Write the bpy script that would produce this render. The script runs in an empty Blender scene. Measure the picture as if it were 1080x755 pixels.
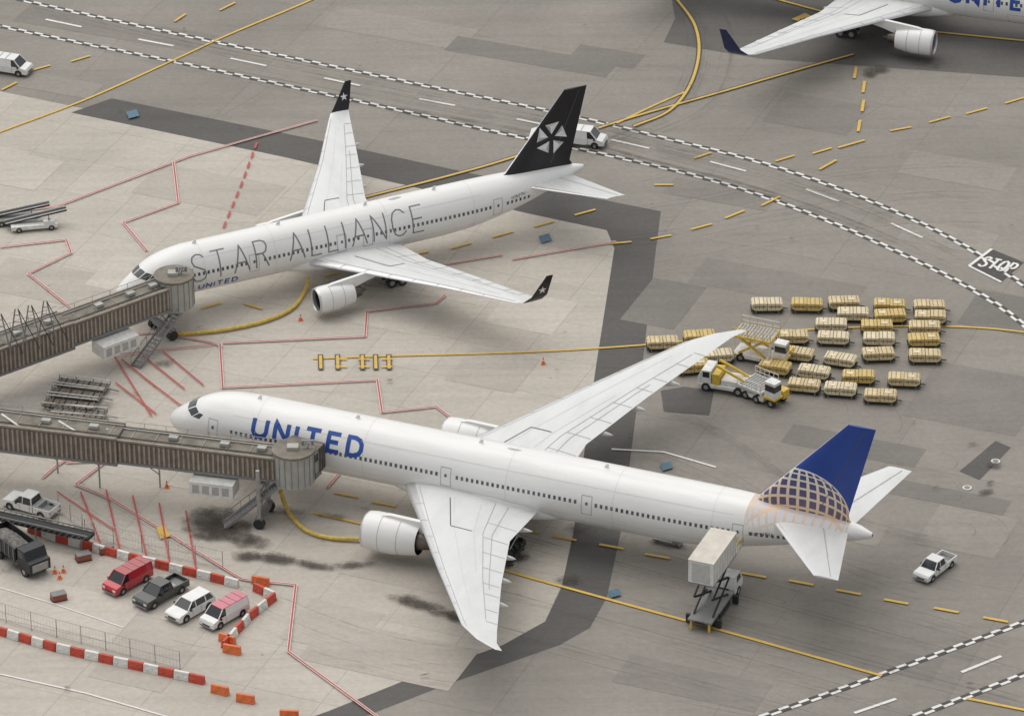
import bpy, bmesh, math, random
import numpy as np
from mathutils import Vector, Matrix
random.seed(7)
sc=bpy.context.scene
# ---------------- camera & survey (rectified ground coordinates) ----------------
H=253.911; TH=math.radians(28.954); RO=math.radians(-0.520); FP=5375.0
Fv=Vector((0,math.cos(TH),-math.sin(TH)));R0=Vector((1,0,0));U0=Vector((0,math.sin(TH),math.cos(TH)))
Rv=math.cos(RO)*R0+math.sin(RO)*U0; Uv=-math.sin(RO)*R0+math.cos(RO)*U0
def G(u,v,h=0.0):
    d=Fv+Rv*((u-540)/FP)-Uv*((v-377.5)/FP)
    t=(h-H)/d.z
    return (d.x*t,d.y*t)
cam=bpy.data.cameras.new("camera"); cam.sensor_width=36; cam.lens=FP*36/1080; cam.clip_start=5; cam.clip_end=20000
co=bpy.data.objects.new("camera",cam); sc.collection.objects.link(co)
co.matrix_world=Matrix(((Rv.x,Uv.x,-Fv.x,0),(Rv.y,Uv.y,-Fv.y,0),(Rv.z,Uv.z,-Fv.z,H),(0,0,0,1)))
sc.camera=co
# ---------------- materials ----------------
MATS={}
def pm(name,col,rough=.5,metal=0,var=.08,scale=2.0,coat=0):
    if name in MATS: return MATS[name]
    m=bpy.data.materials.new(name); m.use_nodes=True; nt=m.node_tree
    b=nt.nodes['Principled BSDF']; b.inputs['Roughness'].default_value=rough; b.inputs['Metallic'].default_value=metal
    if coat: b.inputs['Coat Weight'].default_value=coat; b.inputs['Coat Roughness'].default_value=.1
    tc=nt.nodes.new('ShaderNodeTexCoord'); n=nt.nodes.new('ShaderNodeTexNoise'); n.inputs['Scale'].default_value=scale; n.inputs['Detail'].default_value=3
    nt.links.new(tc.outputs['Object'],n.inputs['Vector'])
    r=nt.nodes.new('ShaderNodeMapRange'); r.inputs[1].default_value=.3; r.inputs[2].default_value=.7; r.inputs[3].default_value=1-var; r.inputs[4].default_value=1+var
    nt.links.new(n.outputs['Fac'],r.inputs[0])
    v=nt.nodes.new('ShaderNodeVectorMath'); v.operation='SCALE'; v.inputs[0].default_value=col[:3]; nt.links.new(r.outputs[0],v.inputs['Scale'])
    nt.links.new(v.outputs[0],b.inputs['Base Color'])
    MATS[name]=m; return m
class NT:
    def __init__(s,nt): s.nt=nt
    def m(s,op,a,b=None,c=None):
        n=s.nt.nodes.new('ShaderNodeMath'); n.operation=op
        for i,x in enumerate((a,b,c)):
            if x is None: continue
            if isinstance(x,(int,float)): n.inputs[i].default_value=x
            else: s.nt.links.new(x,n.inputs[i])
        return n.outputs[0]
    def mix(s,f,a,b,bt='MIX'):
        n=s.nt.nodes.new('ShaderNodeMix'); n.data_type='RGBA'; n.blend_type=bt
        for k,x in ((0,f),(6,a),(7,b)):
            if isinstance(x,(int,float)): n.inputs[k].default_value=x
            elif isinstance(x,tuple): n.inputs[k].default_value=(x+(1,))[:4]
            else: s.nt.links.new(x,n.inputs[k])
        return n.outputs[2]
    def noise(s,vec,scale,detail=4,rough=.5,dist=0):
        n=s.nt.nodes.new('ShaderNodeTexNoise'); n.inputs['Scale'].default_value=scale; n.inputs['Detail'].default_value=detail; n.inputs['Roughness'].default_value=rough; n.inputs['Distortion'].default_value=dist
        s.nt.links.new(vec,n.inputs['Vector']); return n.outputs['Fac']
    def map(s,vec,rot=0,scale=(1,1,1)):
        n=s.nt.nodes.new('ShaderNodeMapping'); n.inputs['Rotation'].default_value=(0,0,rot); n.inputs['Scale'].default_value=scale
        s.nt.links.new(vec,n.inputs['Vector']); return n.outputs[0]
    def rng(s,x,a,b,c,d):
        n=s.nt.nodes.new('ShaderNodeMapRange'); 
        for i,vv in enumerate((a,b,c,d)): n.inputs[i+1].default_value=vv
        s.nt.links.new(x,n.inputs[0]); return n.outputs[0]
def newmat(name,rough=.5):
    m=bpy.data.materials.new(name); m.use_nodes=True; b=m.node_tree.nodes['Principled BSDF']; b.inputs['Roughness'].default_value=rough
    tc=m.node_tree.nodes.new('ShaderNodeTexCoord'); return m,NT(m.node_tree),b,tc.outputs['Object']
def ground_mat(name,col,joint=0,rot=0,contrast=1.0,mort=.74,msz=.07):
    m,n,b,oc=newmat(name,.85); b.inputs['Specular IOR Level'].default_value=.25
    a2=n.noise(oc,.04,6,.72,0); a3=n.noise(oc,1.6,2,.75)
    st=n.noise(n.map(oc,math.radians(22),(.015,.6,1)),1.0,3,.7,0)
    f=n.m('MULTIPLY',n.rng(a2,.3,.7,1-.16*contrast,1+.13*contrast),n.rng(a3,.25,.75,.91,1.09)); f=n.m('MULTIPLY',f,n.rng(st,.3,.7,.92,1.07))
    v=m.node_tree.nodes.new('ShaderNodeVectorMath'); v.operation='SCALE'; v.inputs[0].default_value=col; m.node_tree.links.new(f,v.inputs['Scale'])
    c=n.mix(n.rng(st,.55,.8,0,.3*contrast),v.outputs[0],(col[0]*.66,col[1]*.64,col[2]*.61))
    if joint:
        br=m.node_tree.nodes.new('ShaderNodeTexBrick'); br.offset=0; br.inputs['Scale'].default_value=1; br.inputs['Mortar Size'].default_value=msz; br.inputs['Mortar Smooth'].default_value=.4
        br.inputs['Brick Width'].default_value=joint; br.inputs['Row Height'].default_value=joint
        br.inputs['Color1'].default_value=(.965,.965,.965,1); br.inputs['Color2'].default_value=(1.035,1.035,1.035,1); br.inputs['Mortar'].default_value=(mort,mort,mort,1)
        m.node_tree.links.new(n.map(oc,rot),br.inputs['Vector']); c=n.mix(1.0,c,br.outputs['Color'],'MULTIPLY')
    m.node_tree.links.new(c,b.inputs['Base Color'])
    return m
def paint_mat(name,col,wear=.4):
    m,n,b,oc=newmat(name,.75)
    w=n.rng(n.noise(oc,2.2,4,.8),.5,.68,0,wear)
    c=n.mix(w,col,(col[0]*.35+.10,col[1]*.35+.09,col[2]*.35+.08))
    m.node_tree.links.new(c,b.inputs['Base Color']); return m
def decal_mat(name,col,lo,hi,scale,strength,det=5):
    m=bpy.data.materials.new(name); m.use_nodes=True; nt=m.node_tree; n=NT(nt); b=nt.nodes['Principled BSDF']; out=nt.nodes['Material Output']
    b.inputs['Base Color'].default_value=col+(1,); b.inputs['Roughness'].default_value=.7
    tc=nt.nodes.new('ShaderNodeTexCoord'); at=nt.nodes.new('ShaderNodeAttribute'); at.attribute_name='fade'
    ns=n.noise(tc.outputs['Object'],scale,det,.72,0)
    s=n.m('ADD',ns,n.m('SUBTRACT',at.outputs['Fac'],.5))
    f=n.m('MULTIPLY',n.rng(s,lo,hi,0,1),strength); f=n.m('MULTIPLY',f,n.m('MINIMUM',n.m('MULTIPLY',at.outputs['Fac'],3),1))
    tr=nt.nodes.new('ShaderNodeBsdfTransparent'); mx=nt.nodes.new('ShaderNodeMixShader'); nt.links.new(f,mx.inputs[0]); nt.links.new(tr.outputs[0],mx.inputs[1]); nt.links.new(b.outputs[0],mx.inputs[2]); nt.links.new(mx.outputs[0],out.inputs[0])
    return m
def skin_mat(name,col,dirt,rough=.35,streak=(.12,1.6,1)):
    m,n,b,oc=newmat(name,rough); b.inputs['Coat Weight'].default_value=.2
    s=n.rng(n.noise(n.map(oc,0,streak),1.0,4,.7),.42,.75,0,dirt); s2=n.rng(n.noise(oc,.25,3,.6),.3,.7,0,dirt*.5)
    c=n.mix(s,col,(col[0]*.62,col[1]*.6,col[2]*.57)); c=n.mix(s2,c,(col[0]*.8,col[1]*.8,col[2]*.8)); m.node_tree.links.new(c,b.inputs['Base Color']); return m
WHITE=skin_mat('aircraft_white',(.81,.81,.80),.20); WING=skin_mat('wing_light_grey',(.70,.71,.71),.36,.42,(.5,.12,1)); BARE=pm('bare_metal',(.60,.60,.61),.35,.6,.06,3)
DARK=pm('dark_rubber',(.025,.025,.027),.7,0,.2,4); GLASS=pm('dark_glass',(.02,.025,.03),.12,0,.1,1,.5); GREYL=pm('panel_line_grey',(.36,.36,.37),.6); MIDG=pm('mid_grey_paint',(.22,.22,.22),.55)
BLUE=pm('title_blue',(.018,.075,.34),.4,0,.05,1); BLACK=pm('black_paint',(.012,.013,.018),.35,0,.1,1); HOT=pm('exhaust_metal',(.16,.14,.12),.4,.8,.15,3); TXT=pm('title_grey',(.18,.18,.19),.5)
WINB=pm('cabin_window',(.10,.11,.13),.25,0,.5,1.5)
YEL=pm('yellow_equipment',(.66,.45,.06),.5,0,.15,2); WEQ=pm('white_equipment',(.72,.72,.70),.5,0,.12,2); STEEL=pm('galvanised_steel',(.38,.38,.37),.5,.5,.12,2)
def globe(n,oc,x0,z0,R,k=3.2):
    sep=n.nt.nodes.new('ShaderNodeSeparateXYZ'); n.nt.links.new(oc,sep.inputs[0]); X,Z=sep.outputs[0],sep.outputs[2]
    dx=n.m('DIVIDE',n.m('SUBTRACT',X,x0),R); dz=n.m('DIVIDE',n.m('SUBTRACT',Z,z0),R)
    r2=n.m('ADD',n.m('MULTIPLY',dx,dx),n.m('MULTIPLY',dz,dz)); ins=n.m('LESS_THAN',r2,1.0)
    w=n.m('SQRT',n.m('MAXIMUM',n.m('SUBTRACT',1.0,r2),0.0))
    c,s=math.cos(.45),math.sin(.45)
    dz2=n.m('SUBTRACT',n.m('MULTIPLY',dz,c),n.m('MULTIPLY',w,s)); w2=n.m('ADD',n.m('MULTIPLY',dz,s),n.m('MULTIPLY',w,c))
    lat=n.m('ARCSINE',dz2); lon=n.m('ARCTAN2',dx,w2)
    def ln(a,kk,wd): return n.m('GREATER_THAN',n.m('ABSOLUTE',n.m('SUBTRACT',n.m('FRACT',n.m('ADD',n.m('MULTIPLY',a,kk),10.25)),.5)),.5-wd)
    l=n.m('MAXIMUM',ln(lat,k*1.35,.13),ln(lon,k*1.5,.15)); rim=n.m('GREATER_THAN',r2,.95)
    return ins,n.m('MULTIPLY',n.m('MAXIMUM',l,rim),ins),Z
def fin_blue():
    m,n,b,oc=newmat('tail_blue_globe',.35)
    ins,l,Z=globe(n,oc,66.0,8.0,4.9)
    base=n.mix(n.rng(n.noise(oc,.3,3),.3,.7,0,1),(.012,.048,.27),(.016,.062,.32))
    c=n.mix(ins,base,n.mix(n.rng(Z,8,12.5,0,1),(.15,.10,.15),(.05,.07,.22))); c=n.mix(l,c,n.mix(n.rng(Z,8,12.8,0,1),(.70,.50,.30),(.80,.74,.66))); m.node_tree.links.new(c,b.inputs['Base Color']); return m
def fus_globe():
    m,n,b,oc=newmat('fuselage_white_globe',.32)
    b.inputs['Coat Weight'].default_value=.2
    ins,l,Z=globe(n,oc,66.0,8.0,4.9)
    f=n.m('MULTIPLY',l,n.rng(Z,6.3,8.3,0,.95)); base=n.mix(n.rng(n.noise(n.map(oc,0,(.15,1,1)),.9,4,.7),.4,.75,0,1),(.81,.81,.80),(.72,.715,.70))
    g=n.m('MULTIPLY',ins,n.rng(Z,7.3,8.4,0,.5)); base=n.mix(g,base,(.30,.25,.36))
    m.node_tree.links.new(n.mix(f,base,(.68,.50,.34)),b.inputs['Base Color']); return m
# ---------------- mesh accumulator ----------------
class M:
    def __init__(s): s.v=[];s.f=[];s.fm=[];s.mats=[];s.T=Matrix.Identity(4);s.fade=None
    def mi(s,m):
        if m not in s.mats: s.mats.append(m)
        return s.mats.index(m)
    def add(s,vs,fs,mat,T=True):
        o=len(s.v)
        s.v+= [tuple(s.T@Vector(p)) for p in vs]
        k=[s.mi(x) for x in mat] if isinstance(mat,list) else [s.mi(mat)]*len(fs)
        for f,j in zip(fs,k): s.f.append([i+o for i in f]); s.fm.append(j)
    def box(s,a,b,mat):
        x0,y0,z0=a;x1,y1,z1=b
        s.add([(x0,y0,z0),(x1,y0,z0),(x1,y1,z0),(x0,y1,z0),(x0,y0,z1),(x1,y0,z1),(x1,y1,z1),(x0,y1,z1)],[(0,3,2,1),(4,5,6,7),(0,1,5,4),(1,2,6,5),(2,3,7,6),(3,0,4,7)],mat)
    def frus(s,x0,x1,w,z0,z1,fr,re,si,mat):
        s.add([(x0,-w,z0),(x1,-w,z0),(x1,w,z0),(x0,w,z0),(x0+re,-w+si,z1),(x1-fr,-w+si,z1),(x1-fr,w-si,z1),(x0+re,w-si,z1)],[(0,3,2,1),(4,5,6,7),(0,1,5,4),(1,2,6,5),(2,3,7,6),(3,0,4,7)],mat)
    def prism(s,pr,y0,y1,mat,caps=True):
        n=len(pr); vs=[(x,y0,z) for x,z in pr]+[(x,y1,z) for x,z in pr]
        fs=[(i,(i+1)%n,n+(i+1)%n,n+i) for i in range(n)]
        fs+=[tuple(range(n))[::-1],tuple(range(n,2*n))]
        s.add(vs,fs,mat)
    def tube(s,p0,p1,r,mat,n=8,r1=None):
        p0,p1=Vector(p0),Vector(p1); d=(p1-p0).normalized(); a=d.orthogonal().normalized(); b=d.cross(a); r1=r if r1 is None else r1
        vs=[];
        for p,rr in ((p0,r),(p1,r1)):
            for i in range(n): t=2*math.pi*i/n; vs.append(tuple(p+a*rr*math.cos(t)+b*rr*math.sin(t)))
        s.add(vs,[(i,(i+1)%n,n+(i+1)%n,n+i) for i in range(n)]+[tuple(range(n))[::-1],tuple(range(n,2*n))],mat)
    def path(s,pts,r,mat,n=8):
        for a,b in zip(pts[:-1],pts[1:]): s.tube(a,b,r,mat,n)
    def beam(s,p0,p1,w,h,mat):
        p0,p1=Vector(p0),Vector(p1); d=(p1-p0).normalized(); up=Vector((0,0,1)) if abs(d.z)<.95 else Vector((1,0,0)); a=d.cross(up).normalized(); b=a.cross(d)
        vs=[tuple(p+a*x*w/2+b*y*h/2) for p in (p0,p1) for x,y in ((-1,-1),(1,-1),(1,1),(-1,1))]
        s.add(vs,[(0,1,2,3)[::-1],(4,5,6,7),(0,1,5,4),(1,2,6,5),(2,3,7,6),(3,0,4,7)],mat)
    def lathe(s,pr,c,mat,n=36,matf=None):
        vs=[];fs=[];mm=[]
        for x,r in pr:
            for i in range(n): t=2*math.pi*i/n; vs.append((c[0]+x,c[1]+r*math.cos(t),c[2]+r*math.sin(t)))
        for j in range(len(pr)-1):
            for i in range(n): fs.append((j*n+i,(j+1)*n+i,(j+1)*n+(i+1)%n,j*n+(i+1)%n)); mm.append(matf[j] if matf else mat)
        s.add(vs,fs,mm)
    def loft(s,rings,mat,caps=True,matf=None):
        n=len(rings[0]); vs=[p for r in rings for p in r]; fs=[];mm=[]
        for j in range(len(rings)-1):
            for i in range(n): fs.append((j*n+i,j*n+(i+1)%n,(j+1)*n+(i+1)%n,(j+1)*n+i)); mm.append(matf(j,i) if matf else mat)
        if caps: fs+=[tuple(range(n))[::-1],tuple(range((len(rings)-1)*n,len(rings)*n))]; mm+=[mat,mat]
        s.add(vs,fs,mm)
    def wheel(s,x,y,z,r,w,n=20):
        s.tube((x,y-w/2,z),(x,y+w/2,z),r,DARK,n); s.tube((x,y-w/2-.01,z),(x,y+w/2+.01,z),r*.5,STEEL,12)
    def done(s,name,loc=(0,0,0),rot=0,sm=35,bevel=0,origin=None):
        me=bpy.data.meshes.new(name); v=s.v
        if origin: v=[(a-origin[0],b-origin[1],c) for a,b,c in v]; loc=(origin[0],origin[1],0)
        me.from_pydata(v,[],s.f)
        for m in s.mats: me.materials.append(m)
        me.polygons.foreach_set('material_index',s.fm); me.polygons.foreach_set('use_smooth',[sm>0]*len(s.f)); me.update()
        if s.fade is not None:
            at=me.attributes.new('fade','FLOAT','POINT'); at.data.foreach_set('value',s.fade)
        elif sm>0:
            bm=bmesh.new(); bm.from_mesh(me); bmesh.ops.recalc_face_normals(bm,faces=bm.faces); bm.to_mesh(me); bm.free()
            me.set_sharp_from_angle(angle=math.radians(sm))
        o=bpy.data.objects.new(name,me); sc.collection.objects.link(o); o.location=loc; o.rotation_euler=(0,0,rot)
        if bevel:
            b=o.modifiers.new('bevel','BEVEL'); b.width=bevel; b.segments=2; b.limit_method='ANGLE'; b.angle_limit=math.radians(40)
        return o
def pchip(xs,ys,x):
    xs=np.array(xs,float);ys=np.array(ys,float);x=np.array(x,float);h=np.diff(xs);d=np.diff(ys)/h;m=np.zeros(len(xs));m[0]=d[0];m[-1]=d[-1]
    for i in range(1,len(xs)-1):
        if d[i-1]*d[i]>0: w1=2*h[i]+h[i-1];w2=h[i]+2*h[i-1]; m[i]=(w1+w2)/(w1/d[i-1]+w2/d[i])
    i=np.clip(np.searchsorted(xs,x)-1,0,len(xs)-2); t=(x-xs[i])/h[i]
    return ys[i]*(1+2*t)*(1-t)**2+m[i]*h[i]*t*(1-t)**2+ys[i+1]*t*t*(3-2*t)+m[i+1]*h[i]*t*t*(t-1)
def ribbon2(pts,w):
    L=[];Rr=[]
    n=len(pts)
    for i in range(n):
        p=Vector(pts[i]); 
        d0=(p-Vector(pts[i-1])).normalized() if i>0 else None; d1=(Vector(pts[i+1])-p).normalized() if i<n-1 else None
        if d0 is None: d=d1; k=1
        elif d1 is None: d=d0; k=1
        else:
            d=(d0+d1); d=d.normalized() if d.length>1e-6 else d1; k=1/max(.5,d.dot(d1))
        nn=Vector((-d.y,d.x))*w/2*k; L.append(tuple(p+nn)); Rr.append(tuple(p-nn))
    return L,Rr
def dens(pts,st):
    o=[pts[0]]
    for a,b in zip(pts[:-1],pts[1:]):
        l=math.dist(a,b); k=max(1,int(l/st)) 
        for i in range(1,k+1): t=i/k; o.append((a[0]+(b[0]-a[0])*t,a[1]+(b[1]-a[1])*t))
    return o
STR={'S':(.65,[[(.62,.85),(.5,.97),(.3,1),(.1,.92),(.03,.76),(.1,.6),(.33,.5),(.57,.4),(.65,.24),(.57,.08),(.35,0),(.12,.03),(0,.16)]]),
'T':(.7,[[(0,1),(.7,1)],[(.35,1),(.35,0)]]),'A':(.74,[[(0,0),(.37,1),(.74,0)],[(.13,.36),(.61,.36)]]),'R':(.62,[[(0,0),(0,1),(.35,1),(.53,.92),(.58,.75),(.5,.58),(.35,.52),(0,.52)],[(.33,.52),(.62,0)]]),
'L':(.5,[[(0,1),(0,0),(.5,0)]]),'I':(.02,[[(0,0),(0,1)]]),'N':(.62,[[(0,0),(0,1),(.62,0),(.62,1)]]),'C':(.68,[[(.68,.82),(.52,.97),(.33,1),(.12,.9),(0,.68),(0,.35),(.12,.1),(.33,0),(.52,.03),(.68,.18)]]),
'E':(.55,[[(.55,1),(0,1),(0,0),(.55,0)],[(0,.52),(.48,.52)]]),'U':(.64,[[(0,1),(0,.3),(.08,.1),(.32,0),(.56,.1),(.64,.3),(.64,1)]]),'D':(.64,[[(0,0),(0,1),(.3,1),(.54,.88),(.64,.65),(.64,.35),(.54,.12),(.3,0),(0,0)]]),
'O':(.7,[[(.35,0),(.1,.1),(0,.35),(0,.65),(.1,.9),(.35,1),(.6,.9),(.7,.65),(.7,.35),(.6,.1),(.35,0)]]),'P':(.58,[[(0,0),(0,1),(.35,1),(.53,.92),(.58,.75),(.5,.55),(.35,.48),(0,.48)]]),
'1':(.25,[[(0,.8),(.2,1),(.2,0)]]),'2':(.55,[[(0,.8),(.1,.95),(.3,1),(.5,.9),(.52,.7),(0,0),(.55,0)]]),'5':(.55,[[(.5,1),(.05,1),(0,.55),(.3,.6),(.52,.45),(.52,.15),(.3,0),(0,.08)]]),'4':(.55,[[(.42,0),(.42,1),(0,.3),(.55,.3)]]),'7':(.55,[[(0,1),(.55,1),(.2,0)]])}
def strokes(text,h,gap=.28,space=.6):
    out=[];x=0
    for ch in text:
        if ch==' ': x+=space; continue
        w,pl=STR[ch]
        for p in pl: out.append([((x+a)*h,b*h) for a,b in p])
        x+=w+gap
    return out,(x-gap)*h
def ribmesh(ob,pts,w,fn,mat,st=.35):
    L,R=ribbon2(dens(pts,st),w); n=len(L); ob.add([fn(*p) for p in L]+[fn(*p) for p in R],[(i,n+i,n+i+1,i+1) for i in range(n-1)],mat)
# ---------------- airliner ----------------
def airfoil(tc):
    xs=[0,.008,.03,.075,.15,.28,.42,.58,.72,.86,1.0]
    t=lambda x:5*tc*(.2969*math.sqrt(x)-.126*x-.3516*x*x+.2843*x**3-.1036*x**4)
    return [(x,t(x)) for x in xs]+[(x,-.7*t(x)) for x in xs[-2:0:-1]], t
def wingloft(o,secs,mat,le=None,tipmat=None,tipfrom=99):
    rings=[]
    for (p,ch,tc,nv) in secs:
        af,_=airfoil(tc); rings.append([(p[0]+x*ch,p[1]+nv[0]*y*ch,p[2]+nv[1]*y*ch) for x,y in af])
    nn=len(rings[0])
    def mf(j,i):
        if j>=tipfrom: return tipmat
        if le and (i<3 or i>=nn-2): return le
        return mat
    o.loft(rings,mat if not tipmat else tipmat,True,mf)
def airliner(sp,loc,rot,liv):
    o=M(); st=sp['st']; s=[math.sqrt(r[0]) for r in st]; L=st[-1][0]; k=sp['k']
    gg=np.linspace(0,math.sqrt(L),120); 
    HW=lambda x:float(pchip(s,[r[1] for r in st],math.sqrt(max(0,min(L,x))))); ZB=lambda x:float(pchip(s,[r[2] for r in st],math.sqrt(max(0,min(L,x))))); ZT=lambda x:float(pchip(s,[r[3] for r in st],math.sqrt(max(0,min(L,x)))))
    def S(x,a,e=0):
        hw,zb,zt=HW(x),ZB(x),ZT(x); return (x,(hw+e)*math.sin(a),(zb+zt)/2+((zt-zb)/2+e)*math.cos(a))
    def SZ(x,z,sd,e=.012):
        hw,zb,zt=HW(x),ZB(x),ZT(x); c=max(-1,min(1,(z-(zb+zt)/2)/((zt-zb)/2))); a=math.acos(c); return (x,sd*(hw+e)*math.sin(a),(zb+zt)/2+((zt-zb)/2+e)*c)
    fmat=liv['fus']
    o.loft([[S(g*g,2*math.pi*i/56) for i in range(56)] for g in gg],fmat)
    def patch(c4,mat,e=.012,n=4):
        vs=[];fs=[]
        for i in range(n+1):
            for j in range(n+1):
                u,v=i/n,j/n; x=(c4[0][0]*(1-u)+c4[1][0]*u)*(1-v)+(c4[3][0]*(1-u)+c4[2][0]*u)*v; a=(c4[0][1]*(1-u)+c4[1][1]*u)*(1-v)+(c4[3][1]*(1-u)+c4[2][1]*u)*v
                vs.append(S(x,a,e))
        for i in range(n):
            for j in range(n): q=i*(n+1)+j; fs.append((q,q+1,q+n+2,q+n+1))
        o.add(vs,fs,mat)
    q=sp['ck']; SEAM=pm('seam_line',(.60,.60,.60),.5)
    for sd in (1,-1):
        for c4 in ([(2.15,.04),(2.4,.56),(3.35,.5),(3.1,.04)],[(2.47,.62),(3.2,.98),(4.0,.84),(3.42,.56)],[(3.32,1.0),(4.2,1.1),(4.6,.93),(4.12,.87)]):
            patch([(x*q,a*sd) for x,a in c4],GLASS)
        zw=sp['zw']; x=sp['wx'][0]
        while x<sp['wx'][1]:
            if all(abs(x-d)>.75 for d in sp['doors']):
                ww,hh=.13,.19
                o.add([SZ(x-ww,zw-hh,sd),SZ(x+ww,zw-hh,sd),SZ(x+ww,zw+hh,sd),SZ(x-ww,zw+hh,sd)],[(0,1,2,3)],WINB)
            x+=.533
        for d in sp['doors']:
            ribmesh(o,[(d-.52,zw-1.15),(d+.52,zw-1.15),(d+.52,zw+.75),(d-.52,zw+.75),(d-.52,zw-1.16)],.06,lambda a,b:SZ(a,b,sd,.014),GREYL,.3)
            ribmesh(o,[(d-.12,zw),(d+.12,zw)],.3,lambda a,b:SZ(a,b,sd,.016),WINB)
        for d,w in sp['cargo']:
            if sd==1: ribmesh(o,[(d,zw-2.6),(d+w,zw-2.6),(d+w,zw-1.3),(d,zw-1.3),(d,zw-2.61)],.04,lambda a,b:SZ(a,b,sd,.014),GREYL,.3)
        for zz in (zw-1.6,zw+1.5): ribmesh(o,[(sp['wx'][0],zz),(sp['wx'][1]-6,zz)],.03,lambda a,b:SZ(a,b,sd,.010),SEAM,1.2)
    for xs in sp['seams']:
        pr=[S(xs,t*math.pi*2/56,.012) for t in range(57)]; pr2=[S(xs+.035,t*math.pi*2/56,.012) for t in range(57)]
        o.add(pr+pr2,[(i,i+1,57+i+1,57+i) for i in range(56)],SEAM)
    fb=sp['fair']; rr=[]
    for t in np.linspace(0,1,22):
        x=fb[0]+(fb[1]-fb[0])*t; w=(math.sin(math.pi*t)**.45) if 0<t<1 else .02
        hw=max(.05,(HW(x)+fb[2])*w); zc=ZB(x)+1.15*k; hz=max(.05,(1.15*k+fb[3])*w)
        rr.append([(x,hw*math.copysign(abs(math.sin(a))**.7,math.sin(a)),zc+hz*math.copysign(abs(math.cos(a))**.8,math.cos(a))) for a in [2*math.pi*i/32 for i in range(32)]])
    o.loft(rr,WHITE)
    for sd in (1,-1):
        ws=[((p[0],sd*p[1],p[2]),c,t,(sd*nv[0],nv[1])) for p,c,t,nv in sp['wing']]
        wingloft(o,ws,WING,BARE,liv['tip'],sp['tipfrom'])
        wy=[w[0][1]*sd for w in ws]
        def wp(y,c,up=1,e=.02):
            i=max(0,min(len(ws)-2,int(np.searchsorted(wy,y))-1)); t=(y-wy[i])/(wy[i+1]-wy[i]); a,b=ws[i],ws[i+1]
            def ev(w):
                af,_=airfoil(w[2]); xs=[p[0] for p in af[:11]]; ys=[p[1] for p in af[:11]]; th=float(np.interp(c,xs,ys))*(1 if up>0 else -.7)*w[1]; return Vector((w[0][0]+c*w[1],w[0][1],w[0][2]+th))
            p=ev(a)*(1-t)+ev(b)*t; p.z+=e*up; return tuple(p)
        y0,yk,yt=sp['wl']
        def span(c,a,b,w_=.07,mat=GREYL,e=.02):
            ys=np.linspace(a,b,30); v1=[wp(y,c,1,e) for y in ys]; v2=[(p[0]+w_,p[1],p[2]-.002) for p in v1]; o.add(v1+v2,[(i,i+1,31+i,30+i) for i in range(29)],mat)
        def chordl(yy,c0,c1,w_=.07,mat=GREYL,e=.024):
            cs=np.linspace(c0,c1,9); v1=[wp(yy,c,1,e) for c in cs]; v2=[wp(yy+w_,c,1,e) for c in cs]; o.add(v1+v2,[(i,i+1,10+i,9+i) for i in range(8)],mat)
        span(.10,y0,yt); span(.70,y0,yt*.93); span(.80,y0,yt*.72)
        span(.60,y0+1,yt*.62,.05,SEAM,.018); span(.38,y0+1,yt*.9,.04,SEAM,.018)
        for tt in (.16,.28,.40,.52,.64,.72,.84,.93): chordl(y0+(yt-y0)*tt,.70,.985)
        for tt in (.12,.24,.36,.48,.60,.72,.84): chordl(y0+(yt-y0)*tt,.02,.10,.05)
        wk=pm('walkway_black',(.08,.08,.085),.6)
        span(.34,y0+1.2,y0+6.5*k,.10,wk,.03); chordl(y0+6.5*k,.34,.58,.10,wk,.034)
        if liv['kind']=='star':
            for es in (.10,-.10):
                cxx,cyy,czz=36.95,25.10+.979*es,7.35-.204*es; pts=[]
                for i in range(10):
                    rr_=.48 if i%2==0 else .19; a_=math.pi/2+i*math.pi/5; zz=rr_*math.sin(a_); pts.append((cxx+rr_*math.cos(a_),sd*(cyy+zz*.204),czz+zz))
                o.add(pts+[(cxx,sd*cyy,czz)],[(i,(i+1)%10,10) for i in range(10)],WHITE)
        for yy in sp['ftf']:
            pc=Vector(wp(yy,.72,-1,0)); te=Vector(wp(yy,1.0,1,0)); ln=sp['ftl']*k; r=[]
            for t in np.linspace(0,1,14):
                x=pc.x-ln*.35+(te.x-pc.x+ln*.55)*t; w=max(.02,math.sin(math.pi*t**.8)**.6)*.30*k; z=pc.z+(te.z-pc.z)*t-.30*k-.12*t
                r.append([(x,yy*sd+w*math.sin(a),z+w*1.5*math.cos(a)) for a in [2*math.pi*j/12 for j in range(12)]])
            o.loft(r,WING)
        ex,ey,ez,er=sp['eng']; c=(ex,sd*ey,ez); r=er
        pr=[(1.3,.0),(1.3,.82),(.6,.83),(.2,.80),(.03,.84),(0,.87),(.06,.91),(.25,.95),(.8,.99),(1.6,1.0),(2.6,.985),(3.6,.92),(4.4,.83),(4.9,.765),(4.88,.74),(4.0,.74),(4.0,.5)]
        sc_=sp['el']; mf=[DARK,DARK,MIDG,BARE,BARE,BARE,BARE,liv['nac'],liv['nac'],liv['nac'],liv['nac'],liv['nac'],liv['nac'],DARK,DARK,DARK]
        o.lathe([(x*sc_,y*r) for x,y in pr],c,None,40,mf)
        for xx,rr_ in ((1.65,1.0),(3.3,.942)): o.lathe([(xx*sc_,rr_*r+.012),(xx*sc_+.05,rr_*r+.012)],c,GREYL,40)
        o.lathe([(.85*sc_,.0),(1.0*sc_,.1*r),(1.3*sc_-.02,.24*r)],c,None,20,[MIDG,MIDG])
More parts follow.
